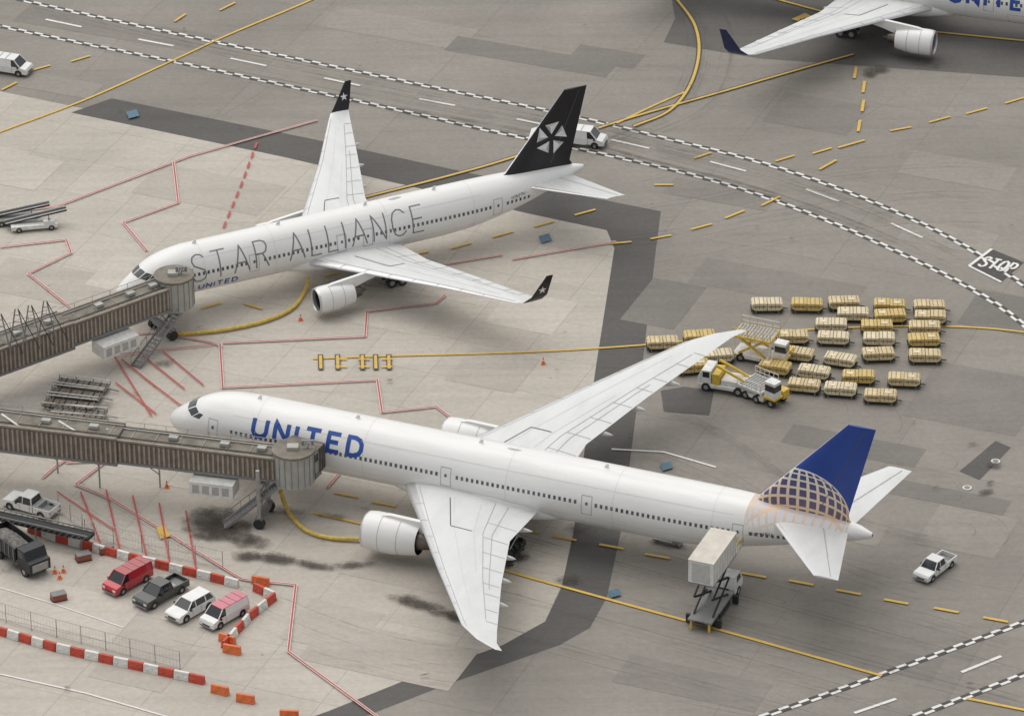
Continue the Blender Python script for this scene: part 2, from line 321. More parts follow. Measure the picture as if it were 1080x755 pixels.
        for b in range(22):
            t=2*math.pi*b/22; t2=t+.16; o.add([(c[0]+1.28*sc_,c[1]+.2*r*math.cos(t),c[2]+.2*r*math.sin(t)),(c[0]+1.28*sc_,c[1]+.8*r*math.cos(t),c[2]+.8*r*math.sin(t)),(c[0]+1.2*sc_,c[1]+.8*r*math.cos(t2),c[2]+.8*r*math.sin(t2)),(c[0]+1.2*sc_,c[1]+.2*r*math.cos(t2),c[2]+.2*r*math.sin(t2))],[(0,1,2,3)],HOT)
        o.lathe([(3.9*sc_,.55*r),(4.9*sc_,.52*r),(6.0*sc_,.37*r),(5.95*sc_,.34*r),(5.2*sc_,.3*r)],c,HOT,32); o.lathe([(5.1*sc_,.27*r),(6.0*sc_,.22*r),(6.9*sc_,.02)],c,HOT,24)
        lep=Vector(wp(ey,0.0,1,0)); lch=Vector(wp(ey,1,1,0)).x-lep.x
        pz=lep.z
        o.prism([(ex+1.3*sc_,ez+.97*r),(ex+2.2*sc_,ez+1.12*r),(lep.x+.3,pz+.12),(lep.x+lch*.45,pz-.1),(ex+6.6*sc_,ez+.75*r),(ex+5.2*sc_,ez+.45*r),(ex+3.5*sc_,ez+.8*r)],sd*ey-.22*k,sd*ey+.22*k,liv['nac'])
        gx,gy,nw=sp['mg']; wr=.66*k
        o.tube((gx,sd*gy,wr),(gx,sd*(gy-.3),3.6*k),.2*k,STEEL,12); o.beam((gx-1.6*k,sd*gy,wr),(gx+1.6*k,sd*gy,wr),.25,.3,STEEL); o.beam((gx,sd*gy,1.6*k),(gx,sd*(gy-1.9),3.0*k),.15,.15,STEEL)
        o.box((gx-1.3*k,sd*gy+sd*.55*k-.04,1.5*k),(gx+1.3*k,sd*gy+sd*.55*k+.04,3.3*k),WHITE)
        for i in range(nw):
            xx=gx+(i-(nw-1)/2)*1.46*k
            for w in (-.7,.7): o.wheel(xx,sd*gy+w*k,wr,wr,.48*k)
        hs=[((p[0],sd*p[1],p[2]),c_,t,(0,1)) for p,c_,t in sp['hs']]; wingloft(o,hs,WING,BARE)
        a,b=hs[0],hs[-1]; v1=[];v2=[]
        for t in np.linspace(.1,.97,12):
            p=Vector(a[0])*(1-t)+Vector(b[0])*t; ch=a[1]*(1-t)+b[1]*t; _,tf=airfoil(.1); z=p.z+tf(.68)*ch+.02; v1.append((p.x+ch*.68,p.y,z)); v2.append((p.x+ch*.68+.07,p.y,z))
        o.add(v1+v2,[(i,i+1,13+i,12+i) for i in range(11)],GREYL)
    nx=sp['ng']; o.tube((nx,0,.5*k),(nx-.2,0,ZB(nx)+.6),.13,STEEL,12); o.beam((nx,0,1.2*k),(nx+1.6,0,ZB(nx)+.4),.12,.12,STEEL)
    for w in (-.32,.32): o.wheel(nx,w*k,.53*k,.53*k,.36*k); o.box((nx-1.4,w*1.6*k-.02,ZB(nx)-.75),(nx+1.2,w*1.6*k+.02,ZB(nx)+.1),WHITE)
    fr=sp['fin']; rings=[]
    for (x,z,ch,tc) in fr:
        af,_=airfoil(tc); rings.append([(x+a*ch,b*ch*(1 if b>0 else 1/.7),z) for a,b in af])
    o.loft(rings,liv['fin'],True,lambda j,i: BARE if (i<1 or i>=len(rings[0])-1) else liv['fin'])
    def fy(x,z,e=.02):
        zs=[f[1] for f in fr]; i=max(0,min(len(fr)-2,int(np.searchsorted(zs,z))-1)); t=(z-zs[i])/(zs[i+1]-zs[i]); a,b=fr[i],fr[i+1]
        xl=a[0]*(1-t)+b[0]*t; ch=a[2]*(1-t)+b[2]*t; _,tf=airfoil(a[3]); return tf(max(0,min(1,(x-xl)/ch)))*ch+e
    a,b=fr[-2],fr[-1]
    for sd in (1,-1):
        vs=[];n=14
        for t in np.linspace(.02,.97,n):
            x=(a[0]+a[2]*.68)*(1-t)+(b[0]+b[2]*.68)*t; z=a[1]*(1-t)+b[1]*t
            vs.append((x,sd*fy(x,z),z))
        vs+=[(p[0]+.07,p[1],p[2]) for p in vs]; o.add(vs,[(i,i+1,n+1+i,n+i) for i in range(n-1)],pm('rudder_line',(.08,.09,.13),.5))
        if liv['kind']=='star':
            cx,cz=sp['logo']
            for i in range(5):
                t=math.radians(90+72*i)
                tip=(cx+.42*math.cos(t),cz+.42*math.sin(t)); 
                p1=(cx+1.95*math.cos(t-.50),cz+1.95*math.sin(t-.50)); p2=(cx+1.75*math.cos(t+.42),cz+1.75*math.sin(t+.42))
                md=(cx+1.35*math.cos(t+.12),cz+1.35*math.sin(t+.12))
                for tri,mt in (((tip,p1,md),pm('logo_light',(.78,.78,.79),.4)),((tip,md,p2),pm('logo_grey',(.40,.40,.42),.4)),((md,p1,p2),pm('logo_mid',(.62,.62,.64),.4))):
                    pts=[];N=5;idx={}
                    for r_ in range(N+1):
                        for c_ in range(N+1-r_):
                            l1,l2=r_/N,c_/N; X=tri[0][0]*(1-l1-l2)+tri[1][0]*l1+tri[2][0]*l2; Z=tri[0][1]*(1-l1-l2)+tri[1][1]*l1+tri[2][1]*l2
                            idx[(r_,c_)]=len(pts); pts.append((X,sd*fy(X,Z,.03),Z))
                    ff=[]
                    for r_ in range(N):
                        for c_ in range(N-r_):
                            ff.append((idx[r_,c_],idx[r_+1,c_],idx[r_,c_+1]))
                            if c_<N-r_-1: ff.append((idx[r_+1,c_],idx[r_+1,c_+1],idx[r_,c_+1]))
                    o.add(pts,ff,mt)
    o.tube((L-.05,0,(st[-1][2]+st[-1][3])/2),(L+.06,0,(st[-1][2]+st[-1][3])/2),.14,HOT,12)
    Rr=(ZT(20)-ZB(20))/2
    def title(text,x0,h,v0,w,mat,fit=None,gap=.28,space=.6):
        pls,wd=strokes(text,h,gap,space); kx=(fit/wd) if fit else 1
        for sd in (-1,1):
            for n_,pl in enumerate(pls):
                pl2=[(a*kx,b) for a,b in pl]
                def fn(a,b):
                    X=x0+a if sd<0 else x0+wd*kx-a
                    return S(X,sd*(math.pi/2-(v0+b)/Rr),.014+.005*(n_%2))
                ribmesh(o,pl2,w,fn,mat,.25)
    for t in liv['titles']: title(*t)
    for x in sp['ant']: o.prism([(x,ZT(x)-.05),(x+.5,ZT(x)-.05),(x+.55,ZT(x)+.4),(x+.3,ZT(x)+.4)],-.03,.03,WHITE)
    o.lathe([(0,.02),(.25,.16),(.6,.2),(1.2,.12),(1.5,.02)],(sp['ant'][2]+3,0,ZT(30)+.02),WHITE,16)
    return o.done('passenger_jet',loc,rot,38)
def wsec(y,x,c,z,t,n=(0,1)): return ((x,y,z),c,t,n)
W777=dict(k=1.0,ck=1.0,st=[(0,.03,4.72,4.78),(.3,.78,4.08,5.42),(1,1.38,3.6,6.02),(2,1.9,3.2,6.72),(3.2,2.33,2.95,7.45),(4.5,2.66,2.75,8.05),(6,2.9,2.63,8.45),(8,3.06,2.56,8.7),(10,3.1,2.55,8.75),(50,3.1,2.55,8.75),(54,3.06,2.62,8.75),(58,2.9,3.0,8.75),(62,2.52,3.85,8.68),(66,1.95,4.85,8.5),(69,1.38,5.6,8.25),(71.3,.85,6.2,7.95),(72.6,.42,6.6,7.6),(73.1,.2,6.8,7.35)],
 zw=6.2,wx=(8,66),doors=[5.9,16.4,30.8,45.4,60.6],cargo=[(12,2.7),(50,2.7)],seams=[10.5,22,37,48,58],fair=(22.5,44.5,.35,.42),
 wing=[wsec(0,24.6,16.0,3.75,.12),wsec(3.1,26.6,13.6,4.0,.125),wsec(9.9,31.0,9.3,4.75,.11),wsec(19,36.8,6.4,5.85,.10),wsec(28.8,43.3,3.5,7.05,.10),wsec(31,45.7,2.0,7.4,.09),wsec(32.4,48.1,.7,7.65,.08)],tipfrom=99,wl=(3.6,9.9,29),ftf=[6.2,12.6,17.5,22.5],ftl=4.5,
 eng=(25.3,9.75,2.75,1.95),el=1.16,mg=(36.9,5.5,3),ng=5.9,hs=[((62.6,0.2,7.3),8.2,.1),((63.6,1.4,7.35),7.5,.1),((71.0,10.75,8.3),2.4,.09)],
 fin=[(59.0,7.9,12.0,.09),(61.5,8.7,9.2,.095),(70.4,18.5,2.75,.09)],ant=[9.5,20,33,46],logo=None)
W767=dict(k=.84,ck=.86,st=[(0,.03,3.72,3.78),(.3,.62,3.18,4.3),(1,1.15,2.82,4.85),(2,1.62,2.5,5.55),(3,1.95,2.33,6.2),(4.2,2.24,2.2,6.8),(6,2.43,2.12,7.28),(8,2.515,2.1,7.5),(35,2.515,2.1,7.5),(39,2.48,2.25,7.5),(43,2.28,2.85,7.46),(47,1.8,3.8,7.35),(50,1.28,4.7,7.15),(52.3,.78,5.45,6.9),(53.5,.42,5.9,6.7),(54,.2,6.1,6.55)],
 zw=5.15,wx=(7.2,47),doors=[5.4,14.5,24.5,27.5,42.8],cargo=[(10,2.4),(38,1.8)],seams=[9,17,30,40],fair=(17,34,.3,.4),
 wing=[wsec(0,19.2,12.2,3.1,.12),wsec(2.5,20.9,10.3,3.3,.125),wsec(7.9,24.5,7.3,3.95,.11),wsec(16,29.9,4.6,4.85,.10),wsec(23.7,34.5,2.5,5.7,.10),wsec(24.5,35.1,2.15,5.95,.08,(-.35,.93)),wsec(24.95,35.8,1.8,6.6,.08,(-.85,.5)),wsec(25.45,37.3,.75,9.0,.08,(-.98,.17))],tipfrom=5,wl=(2.9,7.9,23.5),ftf=[5.2,10.5,14.5,18.5],ftl=4,
 eng=(19.0,7.9,2.05,1.42),el=.86,mg=(29.5,4.65,2),ng=6.2,hs=[((45.8,0.2,5.9),6.6,.1),((46.6,1.2,5.95),6.0,.1),((52.3,9.31,7.0),2.1,.09)],
 fin=[(42.5,6.9,10.2,.09),(44.6,7.5,7.8,.095),(51.7,15.9,2.75,.09)],ant=[8.5,18,28,36],logo=(50.1,10.7))
BT=pm('tail_black',(.010,.010,.014),.4,0,.1,1)
airliner(W777,(-33.796,439.089,0),math.radians(-22.531),dict(kind='united',fus=fus_globe(),fin=fin_blue(),tip=WING,nac=WHITE,titles=[("UNITED",10.3,1.75,.70,.44,BLUE,11.5,.42),("N2145U",62.0,.42,-.3,.09,TXT)]))
airliner(W767,(-40.99,466.942,0),math.radians(25.288),dict(kind='star',fus=WHITE,fin=BT,tip=BT,nac=WHITE,titles=[("STAR ALLIANCE",7.6,3.0,-.5,.15,TXT,26.4,.34,.7),("UNITED",8.3,.7,-1.75,.17,BLUE,4.3,.4),("N1527U",44.5,.36,.2,.08,TXT)]))
al3=math.radians(161.6); ex,ey=G(986,47,2.05); A3=(math.cos(al3),math.sin(al3)); K3=1.07
lx,ly=19.0*K3,7.9*K3; p3=(ex-(lx*A3[0]-ly*A3[1]),ey-(lx*A3[1]+ly*A3[0]),0)
j3=airliner(W767,p3,al3,dict(kind='united',fus=WHITE,fin=pm('tail_blue',(.012,.05,.27),.35),tip=pm('winglet_blue',(.012,.025,.09),.4),nac=WHITE,titles=[("UNITED",9.0,1.6,-.15,.40,BLUE,9.8,.42)])); j3.scale=(K3,K3,K3)
# ---------------- ground ----------------
def sheet(name,pts,z,mat,px=True):
    vs=[(G(*p)+(z,)) if px else (p[0],p[1],z) for p in pts]
    a=sum(vs[i][0]*vs[(i+1)%len(vs)][1]-vs[(i+1)%len(vs)][0]*vs[i][1] for i in range(len(vs)))
    if a<0: vs=vs[::-1]
    me=bpy.data.meshes.new(name); me.from_pydata(vs,[],[tuple(range(len(vs)))]); me.materials.append(mat); o=bpy.data.objects.new(name,me); sc.collection.objects.link(o); return o
ASPH=ground_mat('asphalt_taxiway',(.272,.252,.225),19,math.radians(22.5),1.0,.87,.10); CONC=ground_mat('apron_concrete',(.480,.443,.392),7.6,math.radians(22.5),.75,.82); STRIP=ground_mat('dark_asphalt',(.115,.110,.105),0,0,.8)
sheet('ground',[(-6000,-3000),(6000,-3000),(6000,9000),(-6000,9000)],0,ASPH,False)
sheet('apron_concrete',[(-900,-90),(75,112),(330,165),(660,232),(650,300),(632,420),(600,600),(575,655),(500,700),(345,755),(150,830),(-900,1000)],.004,CONC)
sheet('asphalt_strip',[(75,119),(118,104),(335,148),(520,188),(697,223),(692,262),(678,380),(655,560),(640,630),(622,662),(590,680),(470,722),(380,757),(250,805),(150,820),(345,750),(440,712),(530,680),(575,655),(592,620),(605,560),(628,390),(648,262),(640,243),(560,226),(300,166)],.008,STRIP)
sheet('asphalt_strip',[(600,-60),(705,-20),(712,20),(700,45),(800,62),(1080,82),(1400,120),(1400,-60)],.008,ground_mat('dark_stand_asphalt',(.140,.133,.125)))
zc_=[.0100]
def nz(): zc_[0]+=.0005; return zc_[0]
PD=[ground_mat('patch_a',(.235,.218,.196)),ground_mat('patch_b',(.300,.278,.248)),ground_mat('patch_c',(.205,.192,.175))]
PC=[ground_mat('slab_a',(.435,.40,.355),0,0,.6),ground_mat('slab_b',(.515,.477,.425),0,0,.6)]
def wrect(u,v,a,b,m): 
    c=G(u,v); t=math.radians(-22.5); ca,sa=math.cos(t),math.sin(t)
    sheet('asphalt_patch',[(c[0]+x*ca-y_*sa,c[1]+x*sa+y_*ca) for x,y_ in ((-a,-b),(a,-b),(a,b),(-a,b))],nz(),m,False)
for i,(u,v,a,b) in enumerate([(820,300,9,3),(1000,250,5,2.5),(900,470,7,2),(1030,420,6,6),(760,500,5,2),(980,520,8,1.5),(860,680,12,2),(1020,560,4,4),(700,320,3,5),(120,30,12,2.5),(420,30,9,3),(560,60,10,2),(860,120,5,4),(1010,180,6,3),(640,60,4,2),(730,720,7,2.5),(900,560,3,2),(1060,330,4,4),(760,205,6,2),(60,90,5,2)]): wrect(u,v,a,b,PD[i%3])
for i,(u,v) in enumerate([(60,300),(140,290),(220,200),(420,330),(520,390),(560,330),(450,600),(500,470),(350,660),(230,500),(150,700),(60,640),(410,690),(20,180)]): wrect(u,v,random.choice([3.8,7.6]),3.8,PC[i%2])
for i,pl in enumerate([[(697,412),(722,408),(753,412),(748,438),(700,434)],[(1012,497),(1050,465),(1066,472),(1033,506)]]): sheet('asphalt_patch',pl,.031+.001*i,STRIP)
def cr(pts,n=8):
    P=[Vector(p) for p in pts]; P=[P[0]*2-P[1]]+P+[P[-1]*2-P[-2]]; o=[]
    for i in range(1,len(P)-2):
        for k in range(n):
            t=k/n; o.append(tuple(.5*((2*P[i])+(P[i+1]-P[i-1])*t+(2*P[i-1]-5*P[i]+4*P[i+1]-P[i+2])*t*t+(3*P[i]-P[i-1]-3*P[i+1]+P[i+2])*t**3)))
    o.append(tuple(P[-2])); return o
class Lines(M):
    def __init__(s,mat,z): super().__init__(); s.mat=mat; s.z=z
    def line(s,pts,w,mat=None,smooth=False,px=True,z=None):
        p=[G(*q) for q in pts] if px else pts
        if smooth: p=cr(p)
        if z is None: s.z+=.0012; z=s.z
        L,R=ribbon2(p,w); n=len(L); s.add([q+(z,) for q in R]+[q+(z,) for q in L],[(i,i+1,n+i+1,n+i) for i in range(n-1)],mat or s.mat)
    def dash(s,pts,w,dl,gp,mat=None,smooth=False,off=0,ph=0,px=True):
        p=[G(*q) for q in pts] if px else pts
        if smooth: p=cr(p)
        s.z+=.0012; z=s.z
        if off:
            L,_=ribbon2(p,2*off) if off>0 else (ribbon2(p,-2*off)[1],0); p=L
        cum=[0]
        for a,b in zip(p[:-1],p[1:]): cum.append(cum[-1]+math.dist(a,b))
        def at(d):
            i=max(0,min(len(p)-2,int(np.searchsorted(cum,d))-1)); t=(d-cum[i])/(cum[i+1]-cum[i]); return (p[i][0]+(p[i+1][0]-p[i][0])*t,p[i][1]+(p[i+1][1]-p[i][1])*t)
        d=ph
        while d+dl<=cum[-1]: s.line([at(d),at(d+dl)],w,mat,False,False,z); d+=dl+gp
YL=paint_mat('yellow_line_paint',(.66,.44,.09)); WL=paint_mat('white_line_paint',(.76,.75,.72)); RL=paint_mat('red_line_paint',(.50,.08,.07),.45); BL=paint_mat('black_line_paint',(.065,.062,.06),.5)
w=Lines(WL,.036)
Z1=[(-60,-22),(25,1),(200,39),(440,89),(600,122),(700,146),(800,171),(900,205),(1000,250),(1080,301),(1200,390)]
Z2=[(-60,10),(0,28),(200,69),(400,112),(520,139),(650,166),(760,193),(860,228),(960,272),(1030,308),(1080,343),(1180,430)]
Z3=[(760,772),(800,757),(900,722),(1080,656),(1200,610)]; Z4=[(900,777),(960,757),(1080,711),(1200,664)]
for Z in (Z1,Z2,Z3,Z4):
    w.line(Z,.78,BL,True)
    w.dash(Z,.34,1.1,1.1,None,True,.19,0); w.dash(Z,.34,1.1,1.1,None,True,-.19,1.1)
for a,b in [((48,21),(86,29)),((146,42),(183,49)),((243,62),(281,70)),((342,83),(380,91)),((442,105),(480,112)),((545,126),(583,134)),((645,148),(685,157)),((749,171),(787,181)),((850,200),(885,213)),((940,236),(973,251)),((-45,2),(-10,9)),((1014,709),(1056,692)),((901,752),(945,737))]: w.line([a,b],.36)
def gtext(L,text,c,h,ang,wd,mat=None,kx=1):
    pls,W=strokes(text,h,.3); ca,sa=math.cos(ang),math.sin(ang); W*=kx
    for pl in pls: L.line([(c[0]+(a*kx-W/2)*ca-(b-h/2)*sa,c[1]+(a*kx-W/2)*sa+(b-h/2)*ca) for a,b in pl],wd,mat,False,False)
sheet('stop_marking_panel',[(1022,281),(1046,263),(1080,277),(1056,298)],.034,BL)
w.line([(1022,281),(1046,263)],.35); w.line([(1056,298),(1022,281)],.3)
gtext(w,"STOP",G(1053,280),2.3,math.radians(-30),.30,None,.46)
w.line([(645,474),(700,477),(755,493)],.26); w.line([(0,711),(90,731),(180,757)],.2); w.line([(0,620),(60,638),(130,662)],.15)
y=Lines(YL,.10)
CUR=[[(-60,163),(0,140),(90,106),(175,68),(240,38),(330,0),(390,-30)],[(368,213),(470,187),(540,167),(655,128),(760,98),(850,72),(900,58)],[(700,-14),(716,3),(733,28),(737,58),(727,92),(705,118),(668,134)]]
for c_ in CUR[1:]: y.line(c_,.62,BL,True)
for c_ in CUR: y.line(c_,.32,None,True)
y.line([(650,131),(690,112),(722,98)],.3,None,True)
y.line([(330,379),(413,376),(555,372),(685,364),(800,352),(900,346),(1000,345),(1080,351),(1200,370)],.30,None,True)
y.line([(330,541),(420,563),(520,598),(640,632),(760,665),(930,713)],.36,None,True)
y.line([(1020,737),(1100,753)],.36); y.line([(800,-5),(870,14),(960,32),(1080,44)],.36)
for Pp,Q in [((352,520),(378,525)),((555,560),(570,563))]: y.line([Pp,Q],.3)
for x0,y0_ in [(405,532),(450,541),(500,551),(595,568),(645,577),(693,587),(795,607),(845,615),(895,625),(945,635),(998,644),(1050,654),(745,597)]: y.line([(x0-13,y0_-2.4),(x0+13,y0_+2.4)],.36)
for x0,y0_,dx,dy in [(1070,107,10,-3),(1030,118,11,-3),(991,127,11,-3),(950,137,11,-2),(867,160,10,-3),(828,168,10,-3),(775,227,10,-4),(740,240,11,-3),(697,251,11,-2),(655,257,11,-1),(813,213,10,-5),(741,165,9,-3),(617,225,11,-3),(574,237,11,-3),(530,248,11,-3),(486,260,11,-3),(441,268,11,-2),(42,73,11,-3),(85,63,10,-3),(10,92,8,-4),(700,196,10,0),(267,324,10,3),(350,290,8,-2),(222,323,11,-3),(898,153,14,-4),(873,175,9,-5),(190,20,6,-4),(240,8,8,-4)]:
    y.line([(x0-dx,y0_-dy),(x0+dx,y0_+dy)],.32)
for x0,y0_ in [(911,93),(910,113),(906,134),(902,78)]: y.line([(x0+1,y0_-6),(x0-1,y0_+6)],.34)
for x0 in (338,356,382,396,410): y.line([(x0,375),(x0+.5,391)],.55,BL); y.line([(x0,376),(x0+.5,390)],.32)
for x0 in (360,384,408): y.line([(x0-6,380),(x0+6,380)],.26); y.line([(x0-6,388),(x0+6,388)],.26)
y.line([(838,23),(849,18),(862,24),(851,30)],.9); gtext(y,"A2",G(850,24),1.2,.1,.22,BL)
r=Lines(RL,.18)
wr=[[(0,226),(60,219),(200,166),(335,128)],[(183,172),(188,215),(130,236),(155,266)],[(0,262),(70,254),(75,268),(30,290),(75,326)],[(118,355),(165,352),(222,362),(235,367)],[(235,363),(385,356),(387,330),(460,321),(470,312)],[(232,364),(235,410),(398,402),(403,436),(460,430),(480,445)],[(540,275),(650,256)],[(530,270),(470,280)],[(70,489),(113,487),(80,512),(117,527),(255,612),(312,618),(304,688),(398,757)],[(45,505),(60,492),(80,480)],[(345,515),(358,500)]]
WR=paint_mat('white_red_edge',(.66,.62,.58),.5)
for p in wr: r.line(p,.32,WR); r.line(p,.17)
r.dash([(271,152),(253,200),(233,248)],.24,1.4,1.0)
for a,b in [((128,380),(165,410)),((150,376),(195,412)),((172,372),(215,408)),((122,405),(165,438)),((150,398),(205,440)),((85,520),(108,580)),((112,518),(128,588)),((140,524),(155,590)),((168,532),(180,600)),((196,540),(208,608))]: r.line([a,b],.17)
for p in [[(120,376),(160,440)],[(120,376),(225,365)],[(60,520),(120,560)]]: r.line(p,.16)
w.done('white_markings',sm=0); y.done('yellow_markings',sm=0); r.done('red_markings',sm=0)
blue=paint_mat('blue_marking_paint',(.09,.18,.25),.7)
for u,v in [(140,122),(575,253),(703,493),(648,627)]: sheet('hydrant_marking',[(u-7,v-2),(u+4,v-5),(u+7,v+2),(u-4,v+5)],.215,blue)
sheet('yellow_patch_marking',[(165,558),(173,555),(180,567),(169,570)],.215,YL)
class Decal(M):
    def __init__(s,z): super().__init__(); s.fade=[]; s.z=z
    def blob(s,c,rx,ry,ang,a=1.0):
        s.z+=.0012; n=20; vs=[c+(s.z,)]; fd=[a]; ca,sa=math.cos(ang),math.sin(ang)
        for rr,f in ((.5,.7),(.8,.3),(1,0)):
            for i in range(n): t=2*math.pi*i/n; X,Y=rx*rr*math.cos(t),ry*rr*math.sin(t); vs.append((c[0]+X*ca-Y*sa,c[1]+X*sa+Y*ca,s.z)); fd.append(a*f)
        fs=[(0,1+i,1+(i+1)%n) for i in range(n)]+[(1+j*n+i,1+(j+1)*n+i,1+(j+1)*n+(i+1)%n,1+j*n+(i+1)%n) for j in range(2) for i in range(n)]
        s.add(vs,fs,s.mat); s.fade+=fd
    def streak(s,pts,w,a=1.0):
        s.z+=.0012; p=cr(pts,6); L,R=ribbon2(p,w); n=len(p); vs=[q+(s.z,) for q in R]+[q+(s.z,) for q in p]+[q+(s.z,) for q in L]
        e=[min(1,min(i,n-1-i)/(n*.2)) for i in range(n)]
        s.add(vs,[(j*n+i,j*n+i+1,(j+1)*n+i+1,(j+1)*n+i) for j in range(2) for i in range(n-1)],s.mat); s.fade+=[0]*n+[a*k for k in e]+[0]*n
d=Decal(.22); d.mat=decal_mat('oil_stain',(.055,.044,.035),.55,.95,.8,.8)
for u,v,rx,ry,an,a in [(222,552,4.4,4.2,0,1),(238,560,4.4,3.0,.4,1),(262,572,3.4,1.8,-.3,1),(262,588,2.8,1.5,0,1),(290,590,3.4,1.4,-.4,1),(330,597,4,.9,-.3,1),(370,597,3.4,.9,.1,1),(300,540,3.5,1.5,-.3,.8),(350,545,3,1.2,-.3,.8),(430,633,3,1.1,-.2,1),(448,640,3.2,1.1,-.3,1),(470,648,3,1.0,-.3,1),(488,655,2.4,.9,-.3,1),(540,587,3,1.5,-.3,1),(600,612,2.5,1.5,0,.8),(612,560,2.5,2,0,.8),(925,75,2.6,1.4,.2,1),(918,80,1.5,1,.2,1),(75,560,4,2,0,.7),(20,600,4,2,0,.7),(60,605,3,1.5,.4,.6),(1048,492,1.2,.8,0,1),(1040,520,1.3,.6,.4,1),(1025,470,1,.6,.4,.8),(400,300,3,1.5,.4,.8),(355,300,2.5,1.4,.4,.7),(175,385,2,1.4,0,.8),(300,265,3,1.5,.5,.6),(700,575,2.5,1.2,-.4,.8),(755,660,2,1,0,.7),(60,440,4,1.6,0,.8),(110,430,3,1.4,0,.7),(830,360,3,1.6,0,.6),(810,410,2.5,1.5,0,.8),(640,690,2.5,1.2,0,.5)]:
    d.blob(G(u,v),rx*1.15,ry*1.3,an,a)
for k in range(130):
    u,v=random.uniform(-20,1100),random.uniform(0,780); d.blob(G(u,v),random.uniform(.3,1.6),random.uniform(.2,.8),random.uniform(-1,1),random.uniform(.4,.9))
d.done('oil_stains',sm=0)
t=Decal(.44); t.mat=decal_mat('tyre_rubber',(.06,.053,.046),.25,.85,.25,.42,2)
def tm(p,w=.5,a=.8,off=0): t.streak([G(u,v+off) for u,v in p],w,a)
for k in range(22):
    o_=random.uniform(-70,75); a=random.uniform(-200,300)
    tm([(520+a,600+o_+a*.24),(700+a,650+o_+a*.24),(900+a,705+o_+a*.24),(1050+a,748+o_+a*.24)],random.uniform(.25,.8),random.uniform(.35,.8))
for k in range(18):
    o_=random.uniform(-16,20); i0=random.randint(0,3); i1=len(Z1)-1-random.randint(0,3); tm([(Z1[i][0],(Z1[i][1]+Z2[i][1])/2+o_*.9+4) for i in range(i0,i1)],random.uniform(.3,.9),random.uniform(.4,.8))
for k in range(14):
    o_=random.uniform(-55,60); tm([(560,250+o_),(700,232+o_),(850,205+o_),(1000,190+o_),(1100,200+o_)],random.uniform(.25,.7),random.uniform(.3,.65))
for k in range(10):
    o_=random.uniform(-30,60); tm([(640,420+o_),(760,470+o_),(900,560+o_),(1080,600+o_)],random.uniform(.3,.9),random.uniform(.3,.7))
for k in range(8):
    o_=random.uniform(-25,25); tm([(0,470+o_),(120,560+o_),(260,640+o_),(420,700+o_),(600,720+o_)],random.uniform(.3,.7),random.uniform(.3,.6))
for k in range(8):
    x_=random.uniform(-40,40); tm([(713+x_,-5),(742+x_,40),(722+x_,110),(640+x_,150),(500+x_,190)],random.uniform(.4,.9),random.uniform(.3,.6))
for k in range(9):
    u,v=random.uniform(850,1040),random.uniform(420,560); rr=random.uniform(15,60); tm([(u,v),(u+rr,v+rr*.1),(u+rr*1.4,v+rr*.6),(u+rr,v+rr)],.3,.6)
for k in range(14):
    u,v=random.uniform(0,1080),random.uniform(20,740); s_=random.choice([(1,.22),(1,-.6),(1,.19)]); l=random.uniform(60,220); tm([(u,v),(u+l*.5,v+l*.5*s_[1]+2),(u+l,v+l*s_[1])],.16,1.0)
t.done('tyre_marks',sm=0)
# ---------------- jet bridges ----------------
BR1=pm('bridge_brown',(.16,.135,.11),.6,0,.2,1.5); BR2=pm('bridge_rib',(.33,.29,.24),.6,0,.18,1.5); BRR=pm('bridge_roof',(.19,.17,.14),.75,0,.3,.8); CABG=pm('bridge_cab_grey',(.38,.38,.35),.5,0,.12,1)
def stairs(o,a,b,w,mat):
    a,b=Vector(a),Vector(b); d=b-a; h=Vector((d.x,d.y,0)).normalized(); s=Vector((-h.y,h.x,0))*w/2
    for q in (s,-s):
        o.beam(a+q,b+q,.08,.28,mat); o.beam(a+q+Vector((0,0,1)),b+q+Vector((0,0,1)),.06,.06,mat)
        for t_ in np.linspace(0,1,7): o.beam(a+q+d*t_,a+q+d*t_+Vector((0,0,1)),.05,.05,mat)
    n=int(abs(d.z)/.2)
    for i in range(n): p=a+d*(i+.5)/n; o.beam(p-s,p+s,.26,.04,mat)
